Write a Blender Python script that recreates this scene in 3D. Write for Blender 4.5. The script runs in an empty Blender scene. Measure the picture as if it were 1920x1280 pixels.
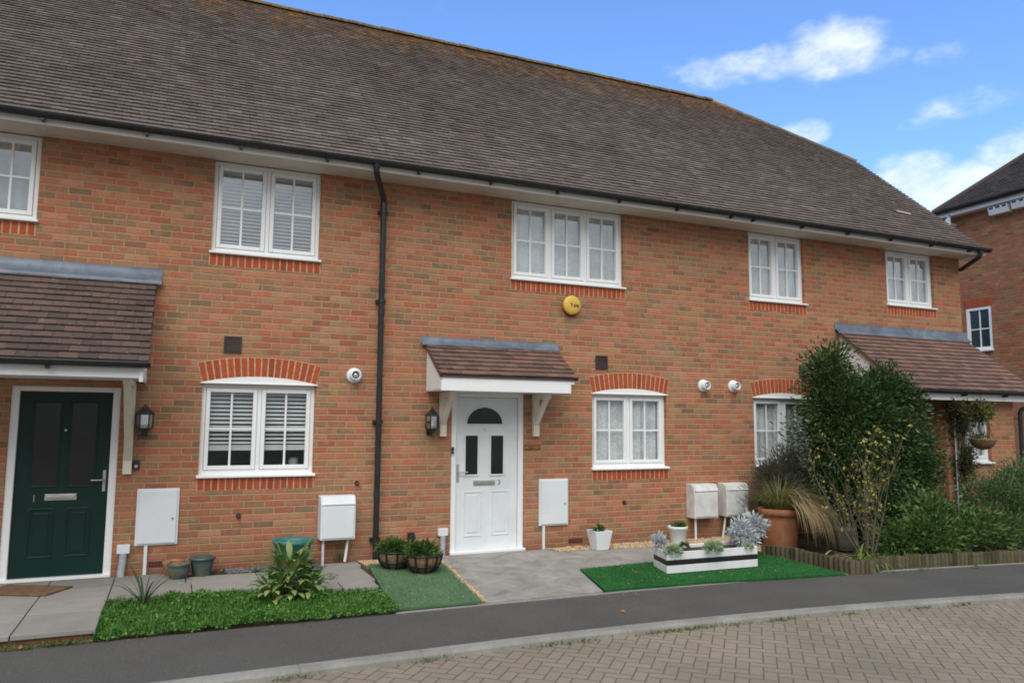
import bpy, bmesh, math, random
import numpy as np
from mathutils import Vector, Matrix
from math import sin, cos, pi, radians, sqrt, floor

scene = bpy.context.scene
col = scene.collection
R = random.Random(7)
NR = np.random.default_rng(11)

# ------------------------------------------------------------------ camera
cam_d = bpy.data.cameras.new("camera")
cam = bpy.data.objects.new("camera", cam_d); col.objects.link(cam)
cF = Vector((0.39954405, 0.91057863, 0.10588249)); cR = Vector((0.91540361, -0.4024762, 0.00700932))
cU = cR.cross(cF)
M = Matrix.Identity(4)
for i in range(3):
    M[i][0] = cR[i]; M[i][1] = cU[i]; M[i][2] = -cF[i]
M[0][3], M[1][3], M[2][3] = 0.0, -9.24193, 1.62467
cam.matrix_world = M
cam_d.sensor_width = 36.0; cam_d.lens = 26.981
cam_d.clip_start = 0.1; cam_d.clip_end = 3000
scene.camera = cam

# ------------------------------------------------------------------ exposure
vs = scene.view_settings
vs.view_transform = 'Standard'; vs.look = 'None'; vs.gamma = 1.0; vs.use_curve_mapping = False
vs.exposure = 0.85
scene.cycles.pixel_filter_type = 'GAUSSIAN'
scene.cycles.filter_width = 2.0
scene.cycles.use_denoising = True
scene.cycles.max_bounces = 8
scene.cycles.transparent_max_bounces = 12

# ------------------------------------------------------------------ node helper
class Sk:
    def __init__(s, t, k): s.t, s.k = t, k
    def _m(s, op, *o):
        n = s.t.nodes.new('ShaderNodeMath'); n.operation = op
        for i, a in enumerate((s,) + o):
            if isinstance(a, Sk): s.t.links.new(a.k, n.inputs[i])
            else: n.inputs[i].default_value = a
        return Sk(s.t, n.outputs[0])
    def __add__(s, o): return s._m('ADD', o)
    def __sub__(s, o): return s._m('SUBTRACT', o)
    def __mul__(s, o): return s._m('MULTIPLY', o)
    def __truediv__(s, o): return s._m('DIVIDE', o)
    def floor(s): return s._m('FLOOR')
    def fract(s): return s._m('FRACT')
    def abs(s): return s._m('ABSOLUTE')
    def mod(s, o): return s._m('FLOORED_MODULO', o)
    def lt(s, o): return s._m('LESS_THAN', o)
    def gt(s, o): return s._m('GREATER_THAN', o)
    def mn(s, o): return s._m('MINIMUM', o)
    def mx(s, o): return s._m('MAXIMUM', o)
    def rsub(s, v): return (s * -1.0) + v
    def ss(s, a, b, to0=0.0, to1=1.0):
        n = s.t.nodes.new('ShaderNodeMapRange'); n.interpolation_type = 'SMOOTHSTEP'
        s.t.links.new(s.k, n.inputs[0])
        n.inputs[1].default_value = a; n.inputs[2].default_value = b
        n.inputs[3].default_value = to0; n.inputs[4].default_value = to1
        return Sk(s.t, n.outputs[0])

class T:
    def __init__(s, tree): s.t = tree
    def n(s, typ, **kw):
        n = s.t.nodes.new(typ)
        for k, v in kw.items(): setattr(n, k, v)
        return n
    def l(s, a, b):
        s.t.links.new(a.k if isinstance(a, Sk) else a, b)
    def sk(s, k): return Sk(s.t, k)
    def pos(s):
        g = s.n('ShaderNodeNewGeometry'); x = s.n('ShaderNodeSeparateXYZ'); s.l(g.outputs['Position'], x.inputs[0])
        return g, [s.sk(o) for o in x.outputs]
    def uv(s):
        g = s.n('ShaderNodeUVMap'); x = s.n('ShaderNodeSeparateXYZ'); s.l(g.outputs[0], x.inputs[0])
        return [s.sk(o) for o in x.outputs[:2]]
    def comb(s, x, y, z=0.0):
        c = s.n('ShaderNodeCombineXYZ')
        for i, a in enumerate((x, y, z)):
            if isinstance(a, Sk): s.l(a, c.inputs[i])
            else: c.inputs[i].default_value = a
        return s.sk(c.outputs[0])
    def white(s, v):
        w = s.n('ShaderNodeTexWhiteNoise', noise_dimensions='3D'); s.l(v, w.inputs[0]); return s.sk(w.outputs[0])
    def noise(s, scale, detail=3.0, rough=0.55, vec=None, dist=0.0):
        w = s.n('ShaderNodeTexNoise'); w.inputs['Scale'].default_value = scale
        w.inputs['Detail'].default_value = detail; w.inputs['Roughness'].default_value = rough
        w.inputs['Distortion'].default_value = dist
        if vec is None:
            g = s.n('ShaderNodeNewGeometry'); vec = g.outputs['Position']
        s.l(vec, w.inputs['Vector']); return s.sk(w.outputs[0])
    def ramp(s, f, stops, interp='LINEAR'):
        r = s.n('ShaderNodeValToRGB'); cr = r.color_ramp; cr.interpolation = interp
        while len(cr.elements) < len(stops): cr.elements.new(0.5)
        for e, (p, c) in zip(cr.elements, stops):
            e.position = p; e.color = (c[0], c[1], c[2], 1)
        s.l(f, r.inputs[0]); return s.sk(r.outputs[0])
    def mix(s, f, a, b, mode='MIX'):
        m = s.n('ShaderNodeMix', data_type='RGBA', blend_type=mode)
        for i, v in ((0, f), (6, a), (7, b)):
            if isinstance(v, Sk): s.l(v, m.inputs[i])
            elif i == 0: m.inputs[0].default_value = v
            else: m.inputs[i].default_value = (v[0], v[1], v[2], 1)
        return s.sk(m.outputs[2])
    def gain(s, c, f):  # colour * scalar socket
        return s.mix(1.0, c, s.comb(f, f, f), 'MULTIPLY')

def mat(name, base=(0.5, 0.5, 0.5), rough=0.6, metal=0.0, spec=0.5, build=None, var=0.0, vscale=3.0, bump=0.0, bscale=60.0):
    m = bpy.data.materials.new(name); m.use_nodes = True
    t = T(m.node_tree); b = m.node_tree.nodes['Principled BSDF']
    b.inputs['Base Color'].default_value = (*base, 1); b.inputs['Roughness'].default_value = rough
    b.inputs['Metallic'].default_value = metal; b.inputs['Specular IOR Level'].default_value = spec
    if build:
        r = build(t, b)
        c, h, hs, hd = (list(r) + [None] * 4)[:4] if isinstance(r, tuple) else (r, None, None, None)
        if c is not None: t.l(c, b.inputs['Base Color'])
        if h is not None:
            bp = t.n('ShaderNodeBump'); bp.inputs['Strength'].default_value = hs or 0.5; bp.inputs['Distance'].default_value = hd or 0.01
            t.l(h, bp.inputs['Height']); t.l(bp.outputs[0], b.inputs['Normal'])
    else:
        if var:
            n = t.noise(vscale, 4.0, 0.6)
            f = n.ss(0.3, 0.7, 1.0 - var, 1.0 + var)
            t.l(t.gain(Sk(m.node_tree, t.ramp(n, [(0, base), (1, base)]).k), f), b.inputs['Base Color'])
        if bump:
            bp = t.n('ShaderNodeBump'); bp.inputs['Strength'].default_value = bump; bp.inputs['Distance'].default_value = 0.004
            t.l(t.noise(bscale, 3.0), bp.inputs['Height']); t.l(bp.outputs[0], b.inputs['Normal'])
    return m

# ------------------------------------------------------------------ world (blue sky with broken cloud) and soft sun
SUN_EL, SUN_AZ = radians(50), radians(205)      # sun behind the camera, veiled by cloud
w = bpy.data.worlds.new("World"); scene.world = w; w.use_nodes = True
wt = T(w.node_tree); bg = w.node_tree.nodes['Background']
sky = wt.n('ShaderNodeTexSky', sky_type='NISHITA'); sky.sun_disc = False
sky.sun_elevation = SUN_EL; sky.sun_rotation = SUN_AZ
sky.air_density = 1.0; sky.dust_density = 0.35; sky.ozone_density = 2.6
hs = wt.n('ShaderNodeHueSaturation'); hs.inputs['Saturation'].default_value = 1.0; hs.inputs['Value'].default_value = 1.0
wt.l(sky.outputs[0], hs.inputs['Color'])
tc = wt.n('ShaderNodeTexCoord')
CL = [  # direction, half width, half height (radians), density
    ((0.5901, 0.6905, 0.4184), .075, .022, .9), ((0.6294, 0.6539, 0.4199), .08, .022, 1.0), ((0.6645, 0.6161, 0.4229), .055, .032, 1.2),
    ((0.6845, 0.6052, 0.4063), .055, .018, .7), ((0.7416, 0.5399, 0.398), .030, .014, .62), ((0.7751, 0.5273, 0.3481), .05, .016, .85),
    ((0.7586, 0.5598, 0.3334), .045, .012, .45), ((0.6644, 0.6641, 0.3427), .028, .016, 1.0), ((0.7509, 0.5968, 0.2827), .045, .028, 1.15),
    ((0.782, 0.5616, 0.2604), .07, .03, 1.2), ((0.815, 0.5025, 0.2845), .045, .035, 1.1), ((0.2697, 0.8269, 0.4935), .02, .012, .6),
    ((0.60, 0.74, 0.33), .05, .02, .4), ((0.70, 0.655, 0.285), .02, .015, .7), ((0.74, 0.61, 0.255), .06, .03, 1.1),
    # unseen cloud banks elsewhere round the sky
    ((-0.9, -0.2, 0.35), .5, .16, 1.0), ((-0.3, -0.9, 0.4), .6, .2, 1.1), ((0.6, -0.75, 0.3), .5, .14, 1.0), ((0.95, 0.1, 0.3), .25, .1, 1.0),
    ((-0.6, 0.5, 0.5), .35, .1, .8), ((0.1, -0.4, 0.9), .3, .25, .7)]
acc = None
for d, ww, hh, dn in CL:
    D = Vector(d).normalized(); U = D.cross(Vector((0, 0, 1))).normalized(); V = U.cross(D).normalized()
    s1 = wt.n('ShaderNodeVectorMath', operation='SUBTRACT'); wt.l(tc.outputs['Generated'], s1.inputs[0]); s1.inputs[1].default_value = D
    q = []
    for ax, sc_ in ((U, ww), (V, hh)):
        dp = wt.n('ShaderNodeVectorMath', operation='DOT_PRODUCT'); wt.l(s1.outputs[0], dp.inputs[0]); dp.inputs[1].default_value = ax / sc_
        q.append(wt.sk(dp.outputs['Value']))
    dd = wt.n('ShaderNodeVectorMath', operation='DOT_PRODUCT'); wt.l(s1.outputs[0], dd.inputs[0]); dd.inputs[1].default_value = D
    m_ = (q[0] * q[0] + q[1] * q[1]).ss(0.0, 2.4, dn, 0.0) * wt.sk(dd.outputs['Value']).gt(-0.8)
    acc = m_ if acc is None else acc.mx(m_)
mp = wt.n('ShaderNodeMapping'); wt.l(tc.outputs['Generated'], mp.inputs[0]); mp.inputs['Scale'].default_value = (1, 1, 1.9)
n1 = wt.noise(9.0, 8.0, 0.58, vec=mp.outputs[0], dist=0.3)
n2 = wt.noise(24.0, 6.0, 0.6, vec=mp.outputs[0])
n3 = wt.noise(60.0, 5.0, 0.65, vec=mp.outputs[0], dist=0.5)
cm = (acc * 0.55 + n1 * 0.80 + n2 * 0.55 + n3 * 0.22).ss(1.00, 1.58) * acc.ss(0.0, 0.5)
ccol = wt.mix(n2.ss(0.35, 0.65), (5.0, 5.5, 6.4), (6.0, 6.25, 6.7))
vcol = wt.mix(1.0, wt.sk(hs.outputs[0]), (0.95, 1.19, 1.52), 'MULTIPLY')
vis = wt.mix(cm * 0.82, vcol, ccol)
# broad pale cloud deck added unseen behind the camera to neutralise the light
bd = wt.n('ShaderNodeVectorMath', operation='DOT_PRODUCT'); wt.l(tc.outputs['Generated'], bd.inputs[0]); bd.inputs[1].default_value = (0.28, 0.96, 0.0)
fill_veil = (wt.sk(bd.outputs['Value']) + (wt.noise(3.0, 4.0, vec=tc.outputs['Generated']) - 0.5) * 0.35).ss(0.22, -0.12)
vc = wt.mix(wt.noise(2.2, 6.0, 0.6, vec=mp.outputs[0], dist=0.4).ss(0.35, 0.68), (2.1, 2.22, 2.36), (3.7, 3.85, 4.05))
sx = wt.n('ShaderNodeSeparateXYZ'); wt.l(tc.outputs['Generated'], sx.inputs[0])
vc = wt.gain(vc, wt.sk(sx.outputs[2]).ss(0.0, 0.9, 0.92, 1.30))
wt.l(wt.mix(fill_veil, vis, vc), bg.inputs[0])
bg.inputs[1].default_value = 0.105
sun_d = bpy.data.lights.new("sun", 'SUN'); sun = bpy.data.objects.new("sun", sun_d); col.objects.link(sun)
sun_d.energy = 1.5; sun_d.angle = radians(55); sun_d.color = (1.0, 0.965, 0.91)
sd = Vector((sin(SUN_AZ) * cos(SUN_EL), cos(SUN_AZ) * cos(SUN_EL), sin(SUN_EL)))
sun.rotation_euler = sd.to_track_quat('Z', 'Y').to_euler()

# ------------------------------------------------------------------ object helpers
def tag(o, label=None, cat=None, group=None, kind=None):
    if label: o['label'] = label
    if cat: o['category'] = cat
    if group: o['group'] = group
    if kind: o['kind'] = kind
    return o
def empty(name, loc, label, cat, group=None):
    o = bpy.data.objects.new(name, None); col.objects.link(o); o.location = loc; o.empty_display_size = 0.1
    return tag(o, label, cat, group)
def wloc(o):
    v = Vector((0, 0, 0))
    while o is not None: v += o.location; o = o.parent
    return v

class MB:
    def __init__(s): s.v, s.f, s.uv, s.sm = [], [], [], []
    def add(s, vs, fs, uvs=None, smooth=False):
        o = len(s.v); s.v += [tuple(v) for v in vs]
        for i, f in enumerate(fs):
            s.f.append(tuple(o + k for k in f)); s.sm.append(smooth)
            s.uv.append(uvs[i] if uvs else None)
    def box(s, x0, x1, y0, y1, z0, z1):
        if x0 > x1: x0, x1 = x1, x0
        if y0 > y1: y0, y1 = y1, y0
        if z0 > z1: z0, z1 = z1, z0
        s.add([(x0, y0, z0), (x1, y0, z0), (x1, y1, z0), (x0, y1, z0), (x0, y0, z1), (x1, y0, z1), (x1, y1, z1), (x0, y1, z1)],
              [(0, 3, 2, 1), (4, 5, 6, 7), (0, 1, 5, 4), (1, 2, 6, 5), (2, 3, 7, 6), (3, 0, 4, 7)])
        return s
    def quad(s, a, b, c, d, uv=None): s.add([a, b, c, d], [(0, 1, 2, 3)], [uv] if uv else None); return s
    def prism(s, poly, axis, a0, a1):
        # poly: 2D points; axis 'x': (y,z), 'y': (x,z), 'z': (x,y)
        def P(p, a): return {'x': (a, p[0], p[1]), 'y': (p[0], a, p[1]), 'z': (p[0], p[1], a)}[axis]
        n = len(poly)
        s.add([P(p, a0) for p in poly] + [P(p, a1) for p in poly],
              [tuple(range(n)), tuple(range(2 * n - 1, n - 1, -1))] + [(i, n + i, n + (i + 1) % n, (i + 1) % n) for i in range(n)])
        return s
    def lathe(s, prof, c=(0, 0, 0), n=24, smooth=True, tilt=None, cap=False):
        vs = []
        for r, z in prof:
            for i in range(n):
                a = 2 * pi * i / n; p = Vector((r * cos(a), r * sin(a), z))
                if tilt: p = tilt @ p
                vs.append((p.x + c[0], p.y + c[1], p.z + c[2]))
        fs = []
        for j in range(len(prof) - 1):
            for i in range(n): fs.append((j * n + i, j * n + (i + 1) % n, (j + 1) * n + (i + 1) % n, (j + 1) * n + i))
        s.add(vs, fs, smooth=smooth)
        if cap:
            o = len(s.v) - len(vs)
            s.f.append(tuple(range(o + n - 1, o - 1, -1))); s.uv.append(None); s.sm.append(False)
            s.f.append(tuple(range(o + (len(prof) - 1) * n, o + len(prof) * n))); s.uv.append(None); s.sm.append(False)
        return s
    def tube(s, path, r, n=10, smooth=True):
        path = [Vector(p) for p in path]; rr = r if isinstance(r, (list, tuple)) else [r] * len(path)
        up = Vector((0, 0, 1)); vs = []; prev = None
        for i, p in enumerate(path):
            d = (path[min(i + 1, len(path) - 1)] - path[max(i - 1, 0)]).normalized()
            if prev is None: a = d.cross(up if abs(d.z) < .95 else Vector((1, 0, 0))).normalized()
            else:
                a = (prev - d * prev.dot(d))
                a = a.normalized() if a.length > 1e-6 else d.orthogonal().normalized()
            prev = a; b = d.cross(a)
            for k in range(n):
                t_ = 2 * pi * k / n; q_ = p + (a * cos(t_) + b * sin(t_)) * rr[i]; vs.append(q_)
        fs = []
        for j in range(len(path) - 1):
            for k in range(n): fs.append((j * n + k, j * n + (k + 1) % n, (j + 1) * n + (k + 1) % n, (j + 1) * n + k))
        s.add(vs, fs, smooth=smooth)
        s.add(vs[:n], [tuple(range(n - 1, -1, -1))]); s.add(vs[-n:], [tuple(range(n))])
        return s
    def build(s, name, m, parent=None, loc=None, bevel=0.0, seg=2, label=None):
        me = bpy.data.meshes.new(name); o = bpy.data.objects.new(name, me); col.objects.link(o)
        if parent is not None: o.parent = parent; off = wloc(parent)
        else:
            off = Vector(loc) if loc is not None else Vector((0, 0, 0)); o.location = off
        me.from_pydata([(a - off.x, b - off.y, c - off.z) for a, b, c in s.v], [], s.f)
        if any(u is not None for u in s.uv):
            ul = me.uv_layers.new(name="UVMap"); k = 0; data = np.zeros(len(me.loops) * 2)
            for f, u in zip(s.f, s.uv):
                for j in range(len(f)):
                    if u: data[2 * k], data[2 * k + 1] = u[j]
                    k += 1
            ul.data.foreach_set('uv', data)
        if any(s.sm): me.polygons.foreach_set('use_smooth', s.sm)
        me.materials.append(m); me.update()
        if bevel:
            bv = o.modifiers.new('bevel', 'BEVEL'); bv.width = bevel; bv.segments = seg; bv.limit_method = 'ANGLE'
        if label: o['label'] = label
        return o

# ------------------------------------------------------------------ materials
def brick_nodes(palette, mortar, patch=True):
    def f(t, b):
        g, (x, y, z) = t.pos()
        nx = t.n('ShaderNodeSeparateXYZ'); t.l(g.outputs['True Normal'], nx.inputs[0])
        side = t.sk(nx.outputs[0]).abs().gt(0.6)
        wob = t.noise(7.0, 2.0)
        u0 = x + (y - x) * side
        zz = z + 0.012 + wob * 0.004
        row = (zz / 0.075).floor(); fv = (zz / 0.075).fract()
        u = u0 / 0.225 + row.mod(2.0) * 0.5 + t.white(t.comb(row, 3.3)) * 0.10
        c_ = u.floor(); fu = u.fract()
        du = fu.mn(fu.rsub(1.0)) * 0.225; dv = fv.mn(fv.rsub(1.0)) * 0.075
        d = du.mn(dv) + (t.noise(55.0, 2.0) - 0.5) * 0.004
        mask = d.ss(0.0030, 0.0105)
        r1 = t.white(t.comb(c_, row, 1.0)); r2 = t.white(t.comb(c_, row, 5.0))
        big = t.noise(0.7, 3.0)
        colr = t.ramp((r1 + (big - 0.5) * 0.35), palette, 'CONSTANT')
        mott = t.noise(28.0, 4.0, 0.65)
        r3 = t.white(t.comb(c_, row, 9.0))
        alt = t.ramp(r3, [(0.0, (0.403, 0.149, 0.086)), (0.3, (0.302, 0.172, 0.097)), (0.5, (0.246, 0.161, 0.095)), (0.62, (0.448, 0.201, 0.135)), (0.8, (0.370, 0.218, 0.113)), (0.92, (0.190, 0.127, 0.081))], 'CONSTANT')
        colr = t.mix(t.noise(6.5, 3.0, 0.6, dist=0.7).ss(0.38, 0.62) * 0.7, colr, alt)
        colr = t.gain(colr, r2 * 0.26 + mott * 0.4 + 0.68)
        # burnt streaks inside a brick
        colr = t.mix(t.noise(13.0, 4.0, 0.7, dist=0.6).ss(0.5, 0.8) * r1.gt(0.3) * 0.30, colr, (0.17, 0.115, 0.08))
        colr = t.mix(t.noise(24.0, 4.0, 0.7).ss(0.5, 0.75) * 0.35, colr, (0.41, 0.23, 0.13))
        mcol = t.gain(t.ramp(t.noise(1.1, 3.0), [(0.3, mortar), (0.7, tuple(k * 0.82 for k in mortar))]), mott * 0.5 + 0.75)
        c = t.mix(mask, mcol, colr)
        if patch:   # pale pinkish salt bloom in irregular patches
            pm = t.noise(0.75, 5.0, 0.6, dist=0.8).ss(0.52, 0.72) * t.noise(9.0, 3.0).ss(0.3, 0.7)
            c = t.mix(pm * 0.34, c, (0.48, 0.28, 0.20))
            c = t.mix(t.noise(3.1, 4.0, 0.7).ss(0.66, 0.76) * t.noise(40.0, 2.0).ss(0.5, 0.7) * 0.35, c, (0.6, 0.55, 0.5))
            c = t.mix(t.noise(1.0, 4.0, 0.6, vec=t.comb(x * 5.0, y, z * 0.5)).ss(0.6, 0.8) * 0.22, c, (0.15, 0.10, 0.065))
            # darker towards the foot of the wall
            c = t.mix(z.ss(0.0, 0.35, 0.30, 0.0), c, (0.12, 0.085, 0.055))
        b.inputs['Roughness'].default_value = 0.9
        b.inputs['Specular IOR Level'].default_value = 0.2
        return c, mask + mott * 0.25, 0.75, 0.006
    return f
PAL = [(0.0, (0.409, 0.140, 0.078)), (0.15, (0.347, 0.184, 0.097)), (0.25, (0.437, 0.158, 0.089)), (0.36, (0.280, 0.165, 0.091)),
       (0.44, (0.409, 0.167, 0.108)), (0.58, (0.420, 0.136, 0.073)), (0.67, (0.375, 0.207, 0.108)), (0.77, (0.225, 0.140, 0.088)), (0.85, (0.381, 0.123, 0.069)), (0.94, (0.336, 0.211, 0.113))]
M_brick = mat('brick', build=brick_nodes(PAL, (0.42, 0.295, 0.175)))
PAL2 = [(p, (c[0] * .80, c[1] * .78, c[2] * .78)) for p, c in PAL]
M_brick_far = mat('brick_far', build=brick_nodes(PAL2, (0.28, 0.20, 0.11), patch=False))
def red_brick(t, b):
    g = t.n('ShaderNodeNewGeometry'); r = t.sk(g.outputs['Random Per Island'])
    c = t.ramp(r, [(0, (0.36, 0.070, 0.034)), (0.5, (0.44, 0.095, 0.042)), (1, (0.31, 0.065, 0.036))])
    n = t.noise(40.0, 4.0)
    c = t.mix(t.noise(6.0, 3.0).ss(0.6, 0.8) * 0.5, c, (0.36, 0.16, 0.11))
    return t.gain(c, n * 0.5 + 0.75), n, 0.4, 0.004
M_redbrick = mat('red_brick', rough=0.85, spec=0.2, build=red_brick)
M_mortar = mat('mortar', (0.50, 0.35, 0.21), 0.95, spec=0.1, var=0.2, vscale=20, bump=0.5)
def tile_nodes(stops, lichen):
    def f(t, b):
        g, (x, y, z) = t.pos(); r = t.sk(g.outputs['Random Per Island'])
        big = t.noise(0.5, 4.0, 0.6)
        c = t.ramp(r + (big - 0.5) * 0.5, stops)
        n = t.noise(30.0, 4.0, 0.7)
        c = t.gain(c, n * 0.6 + big * 0.5 + 0.45)
        # pale lichen crumbs and darker algae
        c = t.mix(t.noise(3.2, 5.0, 0.7).ss(0.5, 0.75) * 0.35, c, (0.06, 0.055, 0.048))
        c = t.mix(t.noise(17.0, 3.0, 0.7).ss(0.62, 0.70) * 0.55, c, (0.26, 0.235, 0.21))
        if lichen:   # orange lichen growing near the ridge
            on = t.noise(7.0, 4.0, 0.7).ss(0.46, 0.60) * z.ss(7.6, 8.75) * t.noise(1.3, 3.0).ss(0.30, 0.5)
            c = t.mix(on * 0.9, c, (0.36, 0.17, 0.035))
            c = t.mix(t.noise(9.0, 3.0).ss(0.70, 0.76) * 0.7, c, (0.35, 0.17, 0.04))
        return c, n, 0.35, 0.004
    return f
M_tile = mat('roof_tile', rough=0.9, spec=0.25, build=tile_nodes([(0.0, (0.105, 0.086, 0.074)), (0.3, (0.138, 0.112, 0.096)), (0.6, (0.161, 0.129, 0.109)), (0.85, (0.126, 0.104, 0.090)), (1, (0.199, 0.161, 0.138))], True))
M_tile_red = mat('porch_tile', rough=0.9, spec=0.25, build=tile_nodes([(0.0, (0.075, 0.056, 0.049)), (0.35, (0.100, 0.072, 0.063)), (0.7, (0.135, 0.085, 0.073)), (1, (0.085, 0.070, 0.062))], False))
M_tile_warm = mat('warm_porch_tile', rough=0.9, spec=0.25, build=tile_nodes([(0.0, (0.121, 0.080, 0.065)), (0.35, (0.162, 0.102, 0.083)), (0.7, (0.219, 0.121, 0.096)), (1, (0.138, 0.099, 0.082))], False))
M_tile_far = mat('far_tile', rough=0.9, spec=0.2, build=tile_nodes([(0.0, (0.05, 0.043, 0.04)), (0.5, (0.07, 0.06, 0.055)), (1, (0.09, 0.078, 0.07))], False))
def ridge_nodes(t, b):
    n = t.noise(9.0, 5.0, 0.7); c = t.ramp(n, [(0.35, (0.07, 0.062, 0.05)), (0.5, (0.15, 0.115, 0.06)), (0.62, (0.20, 0.16, 0.045)), (0.8, (0.13, 0.14, 0.05))])
    return c, n, 0.4, 0.01
M_ridge = mat('ridge_tile', rough=0.95, build=ridge_nodes)
def upvc(t, b):
    n = t.noise(2.3, 5.0, 0.6); m2 = t.noise(26.0, 3.0)
    c = None
    c = t.mix(n.ss(0.5, 0.85) * 0.25, (0.84, 0.86, 0.87), (0.70, 0.70, 0.66))
    return t.gain(c, m2 * 0.1 + 0.95)
M_white = mat('white_plastic', rough=0.38, build=upvc)
def timber(t, b):
    n = t.noise(5.0, 5.0, 0.65); sp = t.noise(34.0, 3.0).ss(0.68, 0.76)
    c = t.mix(n.ss(0.4, 0.75) * 0.5, (0.72, 0.69, 0.58), (0.60, 0.55, 0.42))
    return t.mix(sp * 0.5, c, (0.22, 0.15, 0.09)), n, 0.2, 0.004
M_timber = mat('painted_timber', rough=0.6, build=timber)
M_black = mat('black_plastic', (0.018, 0.02, 0.022), 0.35, var=0.25, vscale=4)
M_soffit = mat('soffit_board', (0.60, 0.57, 0.50), 0.55, var=0.08)
def leadn(t, b):
    n = t.noise(2.5, 5.0, 0.65, dist=0.6); c = t.ramp(n, [(0.3, (0.085, 0.105, 0.135)), (0.5, (0.135, 0.165, 0.21)), (0.72, (0.22, 0.26, 0.32))])
    c = t.mix(t.noise(5.0, 4.0, 0.7, dist=1.5).ss(0.6, 0.7) * 0.5, c, (0.06, 0.07, 0.085))
    return c, t.noise(7.0, 3.0), 0.3, 0.01
M_lead = mat('lead_sheet', rough=0.55, metal=0.2, build=leadn)
M_green = mat('green_door_paint', (0.0035, 0.026, 0.021), 0.38, spec=0.3, var=0.12, vscale=3, bump=0.15, bscale=120)
M_whitedoor = mat('white_door_skin', (0.73, 0.77, 0.79), 0.34, var=0.05, bump=0.12, bscale=130)
M_metal = mat('satin_metal', (0.48, 0.48, 0.46), 0.38, metal=0.75, var=0.15, vscale=14)
M_darkglass = mat('obscure_glass', (0.012, 0.014, 0.013), 0.16, bump=0.3, bscale=90, var=0.2)
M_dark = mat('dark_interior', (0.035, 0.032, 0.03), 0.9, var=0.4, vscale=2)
M_blind = mat('blind_slat', (0.80, 0.81, 0.81), 0.5, var=0.06)
M_curtain = mat('grey_curtain', (0.50, 0.53, 0.57), 0.9, var=0.12, vscale=6)
M_gold = mat('gold_valance', (0.85, 0.60, 0.20), 0.8, var=0.3, vscale=30)
M_box = mat('cabinet_plastic', (0.72, 0.76, 0.79), 0.5, var=0.04, vscale=3)
M_boxold = mat('weathered_cabinet', (0.64, 0.645, 0.64), 0.6, var=0.12, vscale=7)
M_vent = mat('brown_vent', (0.045, 0.028, 0.026), 0.6, var=0.2, vscale=20)
M_yellow = mat('yellow_plastic', (0.74, 0.46, 0.09), 0.4, var=0.06)
M_ink = mat('black_ink', (0.012, 0.012, 0.012), 0.5, var=0.1)
M_greyink = mat('grey_ink', (0.22, 0.23, 0.23), 0.5, var=0.1)
M_brownwood = mat('plaque_wood', (0.22, 0.10, 0.04), 0.6, var=0.3, vscale=20)
def terrn(t, b):
    g, (x, y, z) = t.pos(); n = t.noise(9.0, 5.0, 0.65); st = t.noise(1.0, 4.0, 0.6, vec=t.comb(x * 14.0, y * 14.0, z * 2.0))
    c = t.mix(n.ss(0.35, 0.7), (0.38, 0.155, 0.075), (0.27, 0.12, 0.065)); c = t.mix(st.ss(0.5, 0.68) * 0.55, c, (0.42, 0.27, 0.17))
    return t.mix(t.noise(4.0, 4.0).ss(0.6, 0.75) * 0.5, c, (0.12, 0.10, 0.06)), n, 0.3, 0.004
M_terr = mat('terracotta', rough=0.88, spec=0.2, build=terrn)
M_teal = mat('teal_plastic', (0.035, 0.17, 0.16), 0.5, var=0.15, vscale=6)
def glazed(t, b):
    n = t.noise(7.0, 4.0, 0.6, dist=0.7)
    return t.ramp(n, [(0.3, (0.035, 0.06, 0.065)), (0.55, (0.08, 0.12, 0.10)), (0.72, (0.22, 0.11, 0.06))])
M_glazed = mat('glazed_pot', rough=0.35, build=glazed)
M_soil = mat('soil', (0.055, 0.038, 0.025), 1.0, var=0.5, vscale=14, bump=1.0, bscale=35)
M_coir = mat('coir_liner', (0.21, 0.13, 0.07), 1.0, var=0.4, vscale=30, bump=1.0, bscale=90)
M_log = mat('edging_timber', rough=0.9, spec=0.2, build=lambda t, b: (lambda r, n, k: (t.mix(k.ss(0.5, 0.75) * 0.5, t.gain(t.ramp(r, [(0, (0.055, 0.048, 0.028)), (0.5, (0.105, 0.085, 0.055)), (0.8, (0.07, 0.068, 0.035)), (1, (0.038, 0.034, 0.022))]), n * 0.9 + 0.55), (0.10, 0.12, 0.05)), n, 0.5, 0.006))(t.sk(t.n('ShaderNodeNewGeometry').outputs['Random Per Island']), t.noise(22.0, 4.0, 0.7), t.noise(4.0, 4.0)))
M_duct = mat('grey_duct', (0.36, 0.40, 0.43), .5, var=.15, vscale=12)
M_slatepot = mat('dull_pot', (0.10, 0.105, 0.09), .8, var=.3, vscale=8)
M_bark = mat('bark', (0.15, 0.115, 0.08), 0.95, var=0.35, vscale=16, bump=0.8, bscale=45)
M_twig = mat('twig', (0.115, 0.095, 0.068), 0.9, var=0.3, vscale=16)

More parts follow.
